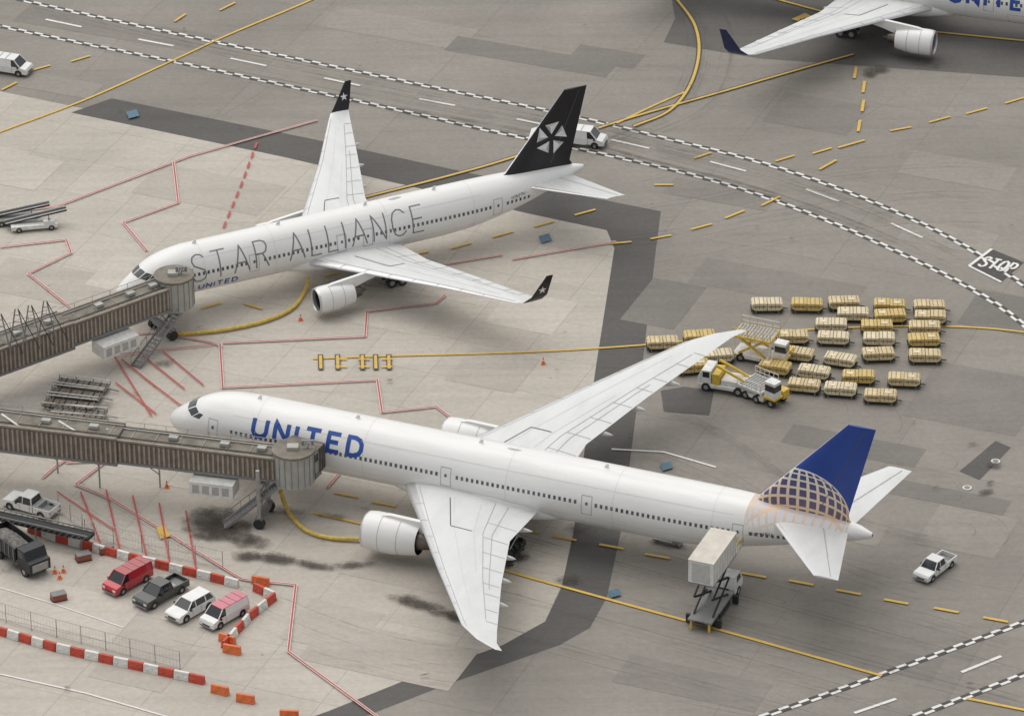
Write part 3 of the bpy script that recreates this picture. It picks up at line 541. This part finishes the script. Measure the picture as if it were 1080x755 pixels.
def tunnel(o,p0,p1,z,w,h):
    p0,p1=Vector(p0),Vector(p1); L=(p1-p0).length; ang=math.atan2(p1.y-p0.y,p1.x-p0.x)
    o.T=Matrix.Translation((p0.x,p0.y,0))@Matrix.Rotation(ang,4,'Z')
    o.box((0,-w/2,z-h/2),(L,w/2,z+h/2),BR1)
    x=.15
    while x<L-.15:
        for s in (1,-1): o.box((x,min(s*w/2,s*(w/2+.07)),z-h/2+.2),(x+.20,max(s*w/2,s*(w/2+.07)),z+h/2-.18),BR2)
        x+=.50
    for s in (1,-1): o.box((0,s*(w/2)-.09+ .04*s,z+h/2+.003),(L,s*(w/2)+.09+.04*s,z+h/2+.2),BR2); o.box((0,s*(w/2)-.06+.06*s,z-h/2-.1),(L,s*(w/2)+.06+.06*s,z-h/2+.15),MIDG)
    o.box((.05,-w/2+.15,z+h/2+.003),(L-.05,w/2-.15,z+h/2+.06),BRR)
    x=1.2
    while x<L: o.box((x,-w/2+.2,z+h/2+.065),(x+.08,w/2-.2,z+h/2+.12),BR2); x+=2.4
    for f_ in (.3,.62,.85): o.box((L*f_,-.25,z+h/2+.13),(L*f_+.9,.35,z+h/2+.45),CABG)
    o.tube((0,w/2-.45,z+h/2+.2),(L,w/2-.45,z+h/2+.2),.07,STEEL); o.tube((0,-w/2+.5,z+h/2+.18),(L,-w/2+.5,z+h/2+.18),.05,DARK)
    x=2
    while x<L: # maintenance railing posts
        o.beam((x,w/2,z+h/2+.2),(x,w/2,z+h/2+.75),.04,.04,STEEL); x+=2.2
    o.tube((0,w/2,z+h/2+.75),(L,w/2,z+h/2+.75),.03,STEEL,6)
    o.T=Matrix.Identity(4)
def bridge(root,cabc,door,z,drive,st0,st1,ac,label,sgx):
    o=M(); r_=Vector(root);c=Vector(cabc);dv=(c-r_); mid=r_+dv*.55
    tunnel(o,r_,mid,z,3.0,2.85); tunnel(o,mid,c-dv.normalized()*1.2,z-.02,2.6,2.45)
    o.tube((c.x,c.y,z-1.6),(c.x,c.y,z+1.7),2.0,CABG,28); o.tube((c.x,c.y,z+1.7),(c.x,c.y,z+1.95),2.1,BRR,28); o.box((c.x-.6,c.y-.5,z+1.955),(c.x+.5,c.y+.4,z+2.3),CABG)
    for a in np.linspace(0,2*math.pi,20): o.beam((c.x+2.02*math.cos(a),c.y+2.02*math.sin(a),z-1.5),(c.x+2.02*math.cos(a),c.y+2.02*math.sin(a),z+1.6),.06,.06,MIDG)
    dd=Vector(door)-c; an=math.atan2(dd.y,dd.x); Ld=dd.length
    o.T=Matrix.Translation((c.x,c.y,0))@Matrix.Rotation(an,4,'Z')
    o.box((.5,-1.75,z-1.7),(Ld-.9,1.75,z-1.35),MIDG); o.box((.6,-1.6,z-1.345),(Ld-1.0,1.6,z+1.35),CABG); o.box((1.2,-1.62,z+.0),(Ld-1.3,1.62,z+.8),GLASS)
    for i in range(5): x=Ld-1.1+i*.22; o.prism([(x,z-1.3),(x+.16,z-1.3),(x+.16,z+1.45-.03*i),(x,z+1.45-.03*i)],-1.85+.02*i,1.85-.02*i,DARK if i%2 else BR1)
    o.box((.4,-1.85,z+1.36),(Ld-.6,1.85,z+1.5),BRR)
    o.T=Matrix.Identity(4)
    sx,sy=c.x+sgx,c.y; o.tube((sx,sy,z+1.5),(sx,sy,z+2.3),.06,STEEL); o.box((sx-.6,sy-.15,z+2.3),(sx+.6,sy+.15,z+2.85),MIDG)
    pls,W=strokes(label,.36,.25)
    for i,pl in enumerate(pls):
        ribmesh(o,pl,.07,lambda a,b:(sx-W/2+a,sy-.16-.004*i,z+2.4+b),WEQ)
    g=Vector(drive); perp=Vector((-dv.normalized().y,dv.normalized().x,0))
    for s in (1,-1):
        q=(g.x+perp.x*1.7*s,g.y+perp.y*1.7*s); o.beam((q[0],q[1],.9),(q[0],q[1],z+.6),.35,.35,STEEL); o.tube((q[0]-perp.x*.25,q[1]-perp.y*.25,.55),(q[0]+perp.x*.25,q[1]+perp.y*.25,.55),.55,DARK,20)
    o.beam((g.x-perp.x*1.9,g.y-perp.y*1.9,1.0),(g.x+perp.x*1.9,g.y+perp.y*1.9,1.0),.7,.5,MIDG); o.beam((g.x-perp.x*1.8,g.y-perp.y*1.8,z-1.75),(g.x+perp.x*1.8,g.y+perp.y*1.8,z-1.75),.4,.4,STEEL)
    o.beam((g.x-perp.x*1.6,g.y-perp.y*1.6,1.3),(g.x+perp.x*1.6,g.y+perp.y*1.6,z-1.9),.12,.12,STEEL); o.beam((g.x+perp.x*1.6,g.y+perp.y*1.6,1.3),(g.x-perp.x*1.6,g.y-perp.y*1.6,z-1.9),.1,.1,STEEL)
    stairs(o,st0,st1,1.1,MIDG)
    a_=Vector(ac); o.T=Matrix.Translation((a_.x,a_.y,0))@Matrix.Rotation(math.atan2(dv.y,dv.x),4,'Z'); o.box((-2.2,-1.1,z-3.0),(2.2,1.1,z-1.6),WEQ)
    for i in range(4): o.box((-1.9+i*1.0,-1.115,z-2.8),(-1.2+i*1.0,-1.1,z-1.9),pm('grille_grey',(.42,.42,.41),.6))
    o.T=Matrix.Identity(4)
    o.tube((r_.x,r_.y,0),(r_.x,r_.y,z-1.5),.6,STEEL,20); o.tube((r_.x,r_.y,z-1.8),(r_.x,r_.y,z+1.8),2.2,BR2,28)
    return o
def loc2(P,a,lx,ly): return (P[0]+lx*math.cos(a)-ly*math.sin(a),P[1]+lx*math.sin(a)+ly*math.cos(a))
a7=math.radians(25.288); a77=math.radians(-22.531)
door7=loc2((-40.99,466.942),a7,5.8,-2.3); c1=G(184,305,5.2)
o=bridge(G(-75,398,5.3),c1,door7,5.0,G(172,352),G(192,322,3.6)+(3.6,),G(143,388)+(0.1,),G(122,362,2.7),"124",.8)
o.done('jet_bridge',origin=G(184,345))
door77=loc2((-33.796,439.089),a77,16.4,-3.0); c2=G(310,492,5.8)
o=bridge(G(-90,444,5.8),c2,door77,5.9,G(279,548),G(292,512,4.2)+(4.2,),G(236,556)+(0.1,),G(226,512,3.5),"125",1.4)
o.done('jet_bridge',origin=G(310,545))
for u in (2,20,34,50):
    o=M(); b=G(u,372-u*.28,6.6)
    for s in (-1,1): o.tube((b[0]+s*.9,b[1],6.6),(b[0]+s*.15,b[1],11.0),.07,MIDG)
    o.tube((b[0]+.15,b[1],11.0),(b[0]+2.2,b[1]-.9,6.9),.05,DARK,6)
    for k in (7.6,8.6,9.5,10.3): f=.15+(11.0-k)/4.4*.75; o.tube((b[0]-f,b[1],k),(b[0]+f,b[1],k),.05,MIDG,6)
    o.done('cable_mast',origin=b)
for P in ([(2,437,7.4),(18,448,7.6),(60,480,2)],[(62,444,7.4),(80,455,7.4),(104,486,3)],[(112,452,7.4),(135,470,6),(168,495,2)]):
    o=M(); pp=[G(u,v,h)+(h,) for u,v,h in P]; o.path(pp,.11,WEQ); o.path([(p[0],p[1],max(0,p[2]-.6)) for p in pp],.06,STEEL); o.tube(pp[-1],(pp[-1][0],pp[-1][1],0),.09,STEEL); o.done('service_boom',origin=pp[0][:2])
for P in ([(325,292,1.4),(322,306,.3),(308,325,.3),(280,338,.3),(240,347,.3),(205,351,.3),(180,352,.4)],[(296,518,3),(300,530,1),(308,545,.3),(325,560,.3),(350,567,.3),(382,568,.4)]):
    o=M(); p=[Vector(G(u,v,h)+(h,)) for u,v,h in P]; q=cr(p,8); o.path(q,.21,pm('yellow_hose',(.62,.45,.10),.6,0,.2,3),10); o.done('air_hose',origin=q[0][:2])
# ---------------- vehicles ----------------
def paint(name,c): return pm('car_'+name,c,.28,0,.05,1,.7)
def wheels(o,xs,W,r=.38,w=.26):
    for x in xs:
        for s in (1,-1): o.wheel(x,s*(W/2-w/2+.02),r,r,w); 
def car(name,u,v,ang,kind,pt,roof=None,scl=1):
    o=M(); roof=roof or pt
    lamp=pm('head_lamp',(.7,.7,.65),.2); tail=pm('tail_lamp',(.4,.02,.02),.3)
    def gh(x0,x1,w_,z0,z1,fr,re,si,mids):
        o.frus(x0,x1,w_,z0,z1,fr,re,si,GLASS); o.box((x0+re-.04,-w_+si-.02,z1+.002),(x1-fr+.02,w_-si+.02,z1+.07),roof)
        for s in (1,-1):
            o.beam((x1,s*w_,z0),(x1-fr,s*(w_-si),z1+.02),.09,.09,pt); o.beam((x0,s*w_,z0),(x0+re,s*(w_-si),z1+.02),.12,.12,pt)
            for m_ in mids: o.beam((m_,s*(w_+.01),z0),(m_,s*(w_-si+.01),z1+.02),.1,.06,pt)
    if kind=='suv':
        L,W=4.9,1.96; o.prism([(-L/2,.38),(-L/2,.98),(-L/2+.12,1.1),(L/2-1.35,1.1),(L/2-.25,.98),(L/2,.8),(L/2,.36),(L/2-.3,.28),(-L/2+.3,.28)],-W/2,W/2,pt); gh(-L/2+.15,L/2-1.25,W/2-.06,1.1,1.68,.75,.35,.2,[-1.2,.1]); xs=(-1.5,1.5)
    elif kind=='pickup':
        L,W=5.7,2.0; o.prism([(-.75,.42),(-.75,1.12),(L/2-1.5,1.12),(L/2-.2,1.04),(L/2,.85),(L/2,.42)],-W/2,W/2,pt); gh(-.7,L/2-1.4,W/2-.06,1.12,1.8,.7,.15,.18,[.35])
        o.box((-L/2,-W/2,.45),(-.75,-W/2+.1,1.12),pt); o.box((-L/2,W/2-.1,.45),(-.75,W/2,1.12),pt); o.box((-L/2,-W/2+.1,.45),(-L/2+.08,W/2-.1,1.12),pt); o.box((-L/2+.08,-W/2+.1,.5),(-.75,W/2-.1,.68),MIDG); o.box((-1.3,-W/2+.15,.69),(-.85,W/2-.15,1.15),STEEL); xs=(-1.8,1.85)
    else:
        L,W=5.3,2.0; o.prism([(-L/2,.4),(-L/2,1.2),(L/2-.9,1.2),(L/2-.15,1.05),(L/2,.8),(L/2,.4)],-W/2,W/2,pt); gh(-L/2+.05,L/2-.85,W/2-.04,1.2,1.98,.75,.08,.14,[])
        for s in (1,-1): o.add([(-L/2+.12,s*(W/2-.03),1.2),(.7,s*(W/2-.03),1.2),(.65,s*(W/2-.165),1.97),(-L/2+.17,s*(W/2-.165),1.97)],[(0,1,2,3)],pt)
        for i in range(3): o.box((-1.9+i*.9,-.8,2.055),(-1.84+i*.9,.8,2.10),STEEL)
        xs=(-1.6,1.6)
    wheels(o,xs,W)
    for s in (1,-1):
        for x in xs: o.tube((x,s*(W/2+.004),.42),(x,s*(W/2-.1),.42),.46,DARK,18)
        o.box((L/2-.1,min(s*.55,s*.92),.68),(L/2+.015,max(s*.55,s*.92),.86),lamp); o.box((-L/2-.015,min(s*.8,s*.95),.7),(-L/2+.05,max(s*.8,s*.95),1.0),tail)
        o.box((.9 if kind!='van' else 1.5,min(s*W/2,s*(W/2+.22)),1.1),(1.05 if kind!='van' else 1.65,max(s*W/2,s*(W/2+.22)),1.28),BLACK)
        for xx in ((-.5,.6) if kind!='van' else (.75,)): o.box((xx,min(s*W/2,s*(W/2+.006)),.5),(xx+.03,max(s*W/2,s*(W/2+.006)),1.08),DARK)
    o.box((L/2-.05,-.5,.5),(L/2+.02,.5,.66),BLACK); o.box((-L/2-.06,-W/2+.1,.36),(-L/2+.02,W/2-.1,.52),MIDG); o.box((L/2-.02,-W/2+.08,.32),(L/2+.06,W/2-.08,.46),MIDG)
    ob=o.done(name,G(u,v)+(0,),math.radians(ang),35,.05); ob.scale=(scl,)*3; return ob
wp_=paint('white',(.74,.74,.73)); rp=paint('red',(.50,.02,.035)); bp=paint('black',(.022,.026,.025))
car('parked_van',135,617,228,'van',rp,paint('dark_red',(.38,.02,.03)),.95)
car('pickup_truck',170,630,228,'pickup',bp)
car('parked_car',201,646,228,'suv',wp_,)
car('parked_van',237,653,228,'van',wp_,paint('pink',(.55,.12,.17)),.93)
car('pickup_truck',986,603,232,'pickup',wp_,None,.88)
car('parked_van',10,76,-20,'van',wp_,None,.98); car('parked_van',615,152,-16,'van',wp_,None,.98); car('pickup_truck',33,538,150,'pickup',wp_)
def highlift(u,v,ang):
    o=M()
    o.box((-4.2,-.5,.85),(4.3,.5,1.15),DARK); o.box((-4.2,-1.2,1.0),(1.9,1.2,1.2),MIDG)
    o.prism([(2.3,.6),(2.3,2.5),(3.7,2.55),(4.3,1.6),(4.5,1.4),(4.5,.6)],-1.15,1.15,WEQ); o.add([(3.74,-1.0,2.5),(3.74,1.0,2.5),(4.29,1.0,1.66),(4.29,-1.0,1.66)],[(0,1,2,3)],GLASS)
    for s in (1,-1): o.add([(2.8,s*1.16,1.65),(3.95,s*1.16,1.65),(3.6,s*1.16,2.35),(2.8,s*1.16,2.35)],[(0,1,2,3)],GLASS); o.box((-3.2,min(s*1.2,s*1.75),.15),(-2.9,max(s*1.2,s*1.75),1.0),DARK); o.box((1.5,min(s*1.2,s*1.75),.15),(1.8,max(s*1.2,s*1.75),1.0),DARK); o.box((-2.0,min(s*.8,s*1.2),.4),(.8,max(s*.8,s*1.2),.98),BLACK)
    for x in (-2.6,3.3):
        for s in (1,-1): o.wheel(x,s*1.0,.5,.5,.4)
    zb=5.0
    for s in (1,-1):
        for a,b in ((1.25,3.1),(3.1,4.95)):
            o.beam((-3.2,s*.95,a),(1.2,s*.95,b),.14,.2,DARK); o.beam((1.2,s*.85,a),(-3.2,s*.85,b),.14,.2,DARK)
    o.box((-4.0,-1.25,zb),(2.4,1.25,zb+.15),MIDG)
    bx=pm('box_beige',(.60,.56,.49),.6,0,.1,1)
    o.box((-4.0,-1.25,zb+.15),(2.2,1.25,zb+2.5),WEQ); o.box((-4.05,-1.3,zb+2.5),(2.25,1.3,zb+2.58),bx)
    for x in np.linspace(-3.7,2.0,9):
        for s in (1,-1): o.box((x,min(s*1.25,s*1.28),zb+.2),(x+.06,max(s*1.25,s*1.28),zb+2.45),bx)
    o.box((-4.04,-.9,zb+.3),(-4.0,.9,zb+2.3),pm('roller_door',(.50,.50,.48),.5)); 
    o.box((2.2,-1.2,zb-.02),(4.3,1.2,zb+.1),STEEL)
    for s in (1,-1):
        o.beam((2.3,s*1.15,zb+1.1),(4.2,s*1.15,zb+1.1),.06,.06,YEL)
        for x in (2.8,3.5,4.2): o.beam((x,s*1.15,zb+.1),(x,s*1.15,zb+1.1),.05,.05,YEL)
    for s in (1,-1): o.box((-4.1,s*.9-.1,.02),(-3.9,s*.9+.1,1.0),YEL)
    o.done('catering_truck',G(u,v)+(0,),math.radians(ang),35,.03)
highlift(754,643,67.5)
def loader(name,u,v,ang,zf,L,rail=YEL):
    o=M()
    o.box((-L/2,-1.3,.45),(L/2,1.3,.85),WEQ); 
    for x in (-L/2+.9,L/2-.9):
        for s in (1,-1): o.wheel(x,s*1.15,.45,.45,.35)
    for s in (1,-1):
        o.beam((-L/2+.6,s*1.1,.9),(L/2-1,s*1.1,zf-.1),.16,.22,rail); o.beam((L/2-1,s*1.0,.9),(-L/2+.6,s*1.0,zf-.1),.16,.22,rail)
    o.box((-L/2,-1.45,zf),(L/2-.2,1.45,zf+.22),rail); o.box((-L/2+.1,-1.3,zf+.222),(L/2-.3,1.3,zf+.24),pm('deck_grey',(.42,.41,.38),.6,0,.2,3))
    n=int(L/.35)
    for i in range(n-1): x=-L/2+.25+i*.35; o.tube((x,-1.25,zf+.27),(x,1.25,zf+.27),.06,STEEL,8)
    for s in (1,-1):
        for k in (.55,1.1): o.beam((-L/2,s*1.42,zf+k),(L/2-.2,s*1.42,zf+k),.06,.06,WEQ if s>0 else rail)
        for x in np.linspace(-L/2,L/2-.2,6): o.beam((x,s*1.42,zf+.2),(x,s*1.42,zf+1.1),.06,.06,rail)
        o.beam((L/2-.3,s*1.2,.8),(L/2-.3,s*1.2,zf+.1),.2,.2,WEQ); o.beam((-L/2+.1,s*1.2,.8),(-L/2+.1,s*1.2,zf+.1),.14,.14,WEQ)
    o.box((L/2,-1.3,1.0),(L/2+1.5,.1,1.2),YEL); o.box((L/2+.1,-1.2,1.2),(L/2+1.4,-.1,2.9),WEQ); o.box((L/2+.2,-1.22,1.9),(L/2+1.42,-.08,2.6),GLASS); o.box((L/2+.0,.3,.6),(L/2+1.4,1.25,1.5),YEL); o.wheel(L/2+.8,.9,.45,.45,.35); o.wheel(L/2+.8,-.9,.45,.45,.35)
    o.done(name,G(u,v)+(0,),math.radians(ang),35,.03)
loader('cargo_loader',798,378,-24,2.8,4.4); loader('cargo_loader',800,418,-42,1.3,3.2,WEQ)
o=M(); o.box((-2.6,-1.2,.5),(2.6,1.2,.9),WEQ); o.prism([(1.2,.9),(1.2,2.4),(2.2,2.4),(2.6,1.6),(2.6,.9)],-1.15,1.15,WEQ); o.box((1.35,-1.17,1.6),(2.1,1.17,2.25),GLASS); o.box((-2.5,-1.0,.9),(.2,1.0,1.5),WEQ); o.box((.3,-1.1,.9),(1.1,1.1,2.1),YEL); o.beam((-2.3,.6,1.5),(.8,.6,2.9),.25,.25,YEL); o.beam((-2.3,-.6,1.5),(.8,-.6,2.9),.25,.25,YEL)
for x in (-1.7,1.7):
    for s in (1,-1): o.wheel(x,s*1.05,.5,.5,.35)
o.done('aircraft_tug',G(765,410)+(0,),math.radians(160),35,.04)
# baggage containers
TAN=pm('container_tan',(.64,.52,.30),.6,0,.2,1.2); TAN2=pm('container_cream',(.70,.61,.42),.6,0,.16,1.2); TAN3=pm('container_gold',(.62,.46,.17),.6,0,.18,1.2); CSM=pm('container_seam',(.22,.16,.08),.6)
def container(u,v,ang):
    o=M(); tn=random.choice([TAN,TAN,TAN2,TAN2,TAN3])
    o.box((-1.7,-.75,.30),(1.7,.75,.40),DARK); o.beam((1.7,0,.35),(2.2,0,.25),.1,.08,DARK)
    for x in (-1.2,1.2):
        for s in (1,-1): o.wheel(x,s*.6,.17,.17,.14,12)
    for i,(a,b) in enumerate(((-1.62,-.03),(.03,1.62))):
        c=.34; zt=1.22+random.uniform(-.05,.05)
        if i==0: pr=[(a+c,.42),(b,.42),(b,zt),(a+.16,zt),(a,zt-.16),(a,.72)]
        else: pr=[(a,.42),(b-c,.42),(b,.72),(b,zt-.16),(b-.16,zt),(a,zt)]
        o.prism(pr,-.74,.74,tn)
        for s in (1,-1):
            for t_ in (.25,.5,.75): x=a+(b-a)*t_; o.box((x-.025,min(s*.74,s*.765),.6),(x+.025,max(s*.74,s*.765),zt-.1),CSM)
            o.box((a+.1,min(s*.74,s*.77),.85),(b-.1,max(s*.74,s*.77),.92),DARK)
        for t_ in (.2,.5,.8): x=a+(b-a)*t_; o.box((x-.035,-.70,zt+.002),(x+.035,.70,zt+.03),CSM)
        if random.random()<.5: o.box((a+.4,-.35,zt+.032),(b-.5,.2,zt+.05),TAN2)
    o.done('baggage_container',G(u,v)+(0,),math.radians(ang),30,.03)
CN=[(809,328,0),(850,328,-3),(890,326,3),(939,329,0),(981,330,-2),(939,340,0),(980,341,-2),(899,338,0),(877,349,-3),(925,351,0),(975,352,-2),(878,363,-3),(926,364,0),(974,365,-2),(841,380,-16),(886,386,-16),(927,380,0),(976,382,-6),(817,394,-16),(858,399,-12),(905,404,-6),(954,407,-3),(847,413,-10),(887,417,-8),(929,424,-6),(698,368,4),(737,362,5),(731,393,5),(836,362,0),(757,382,5)]
for c in CN: container(c[0]+random.uniform(-1,1),c[1],c[2]+random.uniform(-4,4))
def dolly(u,v,ang,L=5.5):
    o=M(); o.box((-L/2,-.8,.4),(L/2,.8,.52),BR1)
    for x in (-L/2+.6,L/2-.6):
        for s in (1,-1): o.wheel(x,s*.65,.25,.25,.18,12)
    for s in (1,-1):
        o.beam((-L/2,s*.8,.9),(L/2,s*.8,.9),.08,.08,WEQ)
        for x in np.linspace(-L/2,L/2,4): o.beam((x,s*.8,.5),(x,s*.8,.9),.07,.07,STEEL)
    for i in range(9): x=-L/2+.3+i*(L-.6)/8; o.tube((x,-.7,.58),(x,.7,.58),.06,DARK if i%2 else BR1)
    o.beam((L/2,0,.45),(L/2+1.2,0,.3),.1,.1,MIDG); o.done('baggage_dolly',G(u,v)+(0,),math.radians(ang),35)
for u,v,a in [(87,410,-16),(80,420,-14),(74,431,-13),(84,440,-10)]: dolly(u,v,a)
def belt(u,v,ang,mt,k=1):
    o=M(); o.box((-3,-.9,.35),(2.6,.9,.85),mt); o.beam((-3.6,.35,.9),(3.8,.35,2.1),.8,.25,DARK)
    for s in (-.1,.8): o.beam((-3.6,s,1.05),(3.8,s,2.3),.08,.12,WEQ)
    o.box((.9,-.9,.85),(2.2,-.2,1.3),mt); o.box((1.5,-.88,1.3),(1.6,-.22,1.8),GLASS)
    for x in (-2.1,1.8):
        for s in (1,-1): o.wheel(x,s*.8,.36,.36,.25,16)
    ob=o.done('belt_loader',G(u,v)+(0,),math.radians(ang),35,.03); ob.scale=(k,)*3
belt(38,241,10,WEQ,.9); belt(20,235,8,pm('grey_equipment',(.25,.25,.24),.6),.9); belt(706,573,-25,pm('grey_equipment',(.25,.25,.24),.6),.5); belt(540,586,70,pm('black_equipment',(.04,.04,.04),.6),.8)
o=M(); o.box((-3.6,-.5,.7),(3.6,.5,1.0),DARK); o.prism([(1.7,.7),(1.7,2.8),(2.9,2.8),(3.3,1.9),(3.8,1.8),(3.8,.7)],-1.2,1.2,BLACK); o.box((1.9,-1.22,1.9),(2.7,1.22,2.6),GLASS); o.box((3.78,-.9,.8),(3.86,.9,1.6),STEEL)
for s in (1,-1):
    o.box((-3.8,s*1.2-.05,1.1),(1.4,s*1.2+.05,2.5),BLACK)
    for x in np.linspace(-3.5,1.1,7): o.box((x,min(s*1.25,s*1.32),1.1),(x+.1,max(s*1.25,s*1.32),2.5),MIDG)
o.box((-3.8,-1.14,1.1),(1.4,1.14,1.25),MIDG); o.box((1.3,-1.14,1.26),(1.4,1.14,2.6),BLACK); o.box((-3.8,-1.14,1.26),(-3.7,1.14,2.4),BLACK); 
ld=pm('rubble_load',(.16,.15,.14),.9,0,.5,3)
vs=[];fs=[];nx_,ny_=20,9
for i in range(nx_):
    for j in range(ny_):
        x=-3.68+i*4.96/(nx_-1); yy=-1.13+j*2.26/(ny_-1); e=math.sin(math.pi*i/(nx_-1))**.5*math.sin(math.pi*j/(ny_-1))**.5 if 0<i<nx_-1 and 0<j<ny_-1 else 0
        vs.append((x,yy,1.7+.75*e+random.uniform(-.1,.1)))
for i in range(nx_-1):
    for j in range(ny_-1): fs.append((i*ny_+j,(i+1)*ny_+j,(i+1)*ny_+j+1,i*ny_+j+1))
o.add(vs,fs,ld)
for x in (-2.9,-1.7,2.7):
    for s in (1,-1): o.wheel(x,s*1.0,.52,.52,.42)
o.done('dump_truck',G(20,592)+(0,),math.radians(-52),35,.04)
o=M(); a=Vector(G(-40,535,1.5)+(1.5,)); b=Vector(G(96,566,1.8)+(1.8,))
o.beam(a,b,1.3,.35,DARK); dd=(b-a); nrm=Vector((-dd.y,dd.x,0)).normalized()*.7
for s in (1,-1):
    o.beam(a+nrm*s+Vector((0,0,.4)),b+nrm*s+Vector((0,0,.4)),.1,.1,MIDG)
    for i in range(22): o.beam(a+dd*i/22+nrm*s*1.0+Vector((0,0,-.2)),a+dd*(i+1)/22+nrm*s*1.0+Vector((0,0,.4)),.06,.06,MIDG)
for t_ in (.3,.6,.95):
    p=a+dd*t_
    for s in (1,-1): o.beam(p+nrm*s,(p.x+nrm.x*s,p.y+nrm.y*s,0),.12,.12,MIDG)
o.done('conveyor',origin=(a.x,a.y))
BRD=pm('barrier_red',(.52,.07,.04),.5,0,.15,2); BWH=pm('barrier_white',(.70,.69,.66),.5,0,.12,2); BOR=pm('barrier_orange',(.70,.17,.05),.5,0,.15,2)
def blk(o,a,b,mat):
    a,b=Vector(a),Vector(b); an=math.atan2(b.y-a.y,b.x-a.x)+random.uniform(-.05,.05); L=(b-a).length; o.T=Matrix.Translation((a.x,a.y,0))@Matrix.Rotation(an,4,'Z')
    o.add([(.03,-.28,.02),(L-.03,-.28,.02),(L-.03,.28,.02),(.03,.28,.02),(.03,-.14,.85),(L-.03,-.14,.85),(L-.03,.14,.85),(.03,.14,.85)],[(0,3,2,1),(4,5,6,7),(0,1,5,4),(1,2,6,5),(2,3,7,6),(3,0,4,7)],mat); o.box((L*.2,-.3,.3),(L*.2+.2,.3,.45),mat); o.box((L*.75,-.3,.3),(L*.75+.2,.3,.45),mat)
    o.T=Matrix.Identity(4)
def barriers(pts):
    o=M(); p=[G(*q) for q in pts]; k=0
    for a,b in zip(p[:-1],p[1:]):
        n=max(1,round(math.dist(a,b)/1.45))
        for i in range(n): A=(a[0]+(b[0]-a[0])*i/n,a[1]+(b[1]-a[1])*i/n); B=(a[0]+(b[0]-a[0])*(i+1)/n,a[1]+(b[1]-a[1])*(i+1)/n); blk(o,A,B,(BRD,BWH)[k%2]); k+=1
    o.done('traffic_barrier',origin=p[0],bevel=.03)
barriers([(-30,660),(60,686),(120,700),(216,721)]); barriers([(30,560),(60,570),(150,594),(252,619)]); barriers([(268,622),(290,632),(262,654),(236,684)])
def fence(pts,h=2.0):
    o=M(); p=[G(*q) for q in pts]
    for a,b in zip(p[:-1],p[1:]):
        n=max(1,round(math.dist(a,b)/2.6))
        for i in range(n+1):
            A=(a[0]+(b[0]-a[0])*i/n,a[1]+(b[1]-a[1])*i/n); o.tube(A+(0,),A+(h,),.04,STEEL,6)
        for z in (.15,h*.5,h): o.tube(a+(z,),b+(z,),.025,STEEL,6)
        m=int(math.dist(a,b)/.35)
        for i in range(m): t_=i/m; o.tube((a[0]+(b[0]-a[0])*t_,a[1]+(b[1]-a[1])*t_,.15),(a[0]+(b[0]-a[0])*t_,a[1]+(b[1]-a[1])*t_,h),.008,STEEL,4)
    o.done('mesh_fence',origin=p[0])
fence([(-20,648),(60,672),(190,706)]); fence([(35,552),(90,566),(150,582),(235,600)]); fence([(62,540),(100,570)])
for u,v,a in [(245,688,-18),(232,731,-25),(259,740,-18),(305,757,-10),(275,616,-20),(240,677,-30)]:
    o=M(); blk(o,(-.9,0),(.9,0),BOR); o.done('orange_barrier',G(u,v)+(0,),math.radians(a),bevel=.03)
def cone(u,v):
    o=M(); o.box((-.25,-.25,0.01),(.25,.25,.06),BOR); o.tube((0,0,.06),(0,0,.4),.19,BOR,14,.12); o.tube((0,0,.4),(0,0,.55),.12,BWH,14,.09); o.tube((0,0,.55),(0,0,.78),.09,BOR,14,.04); o.done('traffic_cone',G(u,v)+(0,),0)
for u,v in [(317,338),(573,384),(58,604),(63,610),(67,603),(176,514)]: cone(u,v)
for u,v in [(112,582),(88,590),(62,632)]:
    o=M(); o.box((-.7,-.45,.1),(.7,.45,.7),pm('brick_red_box',(.28,.09,.06),.7)); o.box((-.75,-.5,.02),(.75,.5,.1),DARK); o.box((-.72,-.47,.7),(.72,.47,.75),MIDG); o.done('equipment_crate',G(u,v)+(0,),.4,bevel=.03)
for u,v in [(1050,487),(1020,515)]:
    o=M(); o.tube((0,0,.01),(0,0,.12),.45,WEQ,20); o.tube((0,0,.12),(0,0,.16),.3,MIDG,16); o.done('manhole_cover',G(u,v)+(.0,),0)
# ---------------- light ----------------
wd=bpy.data.worlds.new("World"); sc.world=wd; wd.use_nodes=True; nt=wd.node_tree; bg=nt.nodes['Background']
sk=nt.nodes.new('ShaderNodeTexSky'); sk.sky_type='NISHITA'; sk.sun_disc=False
EL=math.radians(68); AZ=math.radians(-35)
sk.sun_elevation=EL; sk.sun_rotation=AZ; sk.dust_density=2; sk.air_density=1
hs=nt.nodes.new('ShaderNodeHueSaturation'); hs.inputs['Saturation'].default_value=.20
tint=nt.nodes.new('ShaderNodeMix'); tint.data_type='RGBA'; tint.blend_type='MULTIPLY'; tint.inputs[0].default_value=1; tint.inputs[7].default_value=(1.0,.985,.95,1)
nt.links.new(sk.outputs[0],hs.inputs['Color']); nt.links.new(hs.outputs[0],tint.inputs[6]); nt.links.new(tint.outputs[2],bg.inputs[0]); bg.inputs[1].default_value=.15
sl=bpy.data.lights.new('sun','SUN'); sl.energy=1.45; sl.angle=math.radians(85); sl.color=(1,.965,.90)
so=bpy.data.objects.new('sun',sl); sc.collection.objects.link(so)
sd=Vector((math.sin(AZ)*math.cos(EL),math.cos(AZ)*math.cos(EL),math.sin(EL))); so.rotation_euler=sd.to_track_quat('Z','Y').to_euler()
sc.view_settings.view_transform='Standard'; sc.view_settings.look='None'; sc.view_settings.exposure=0
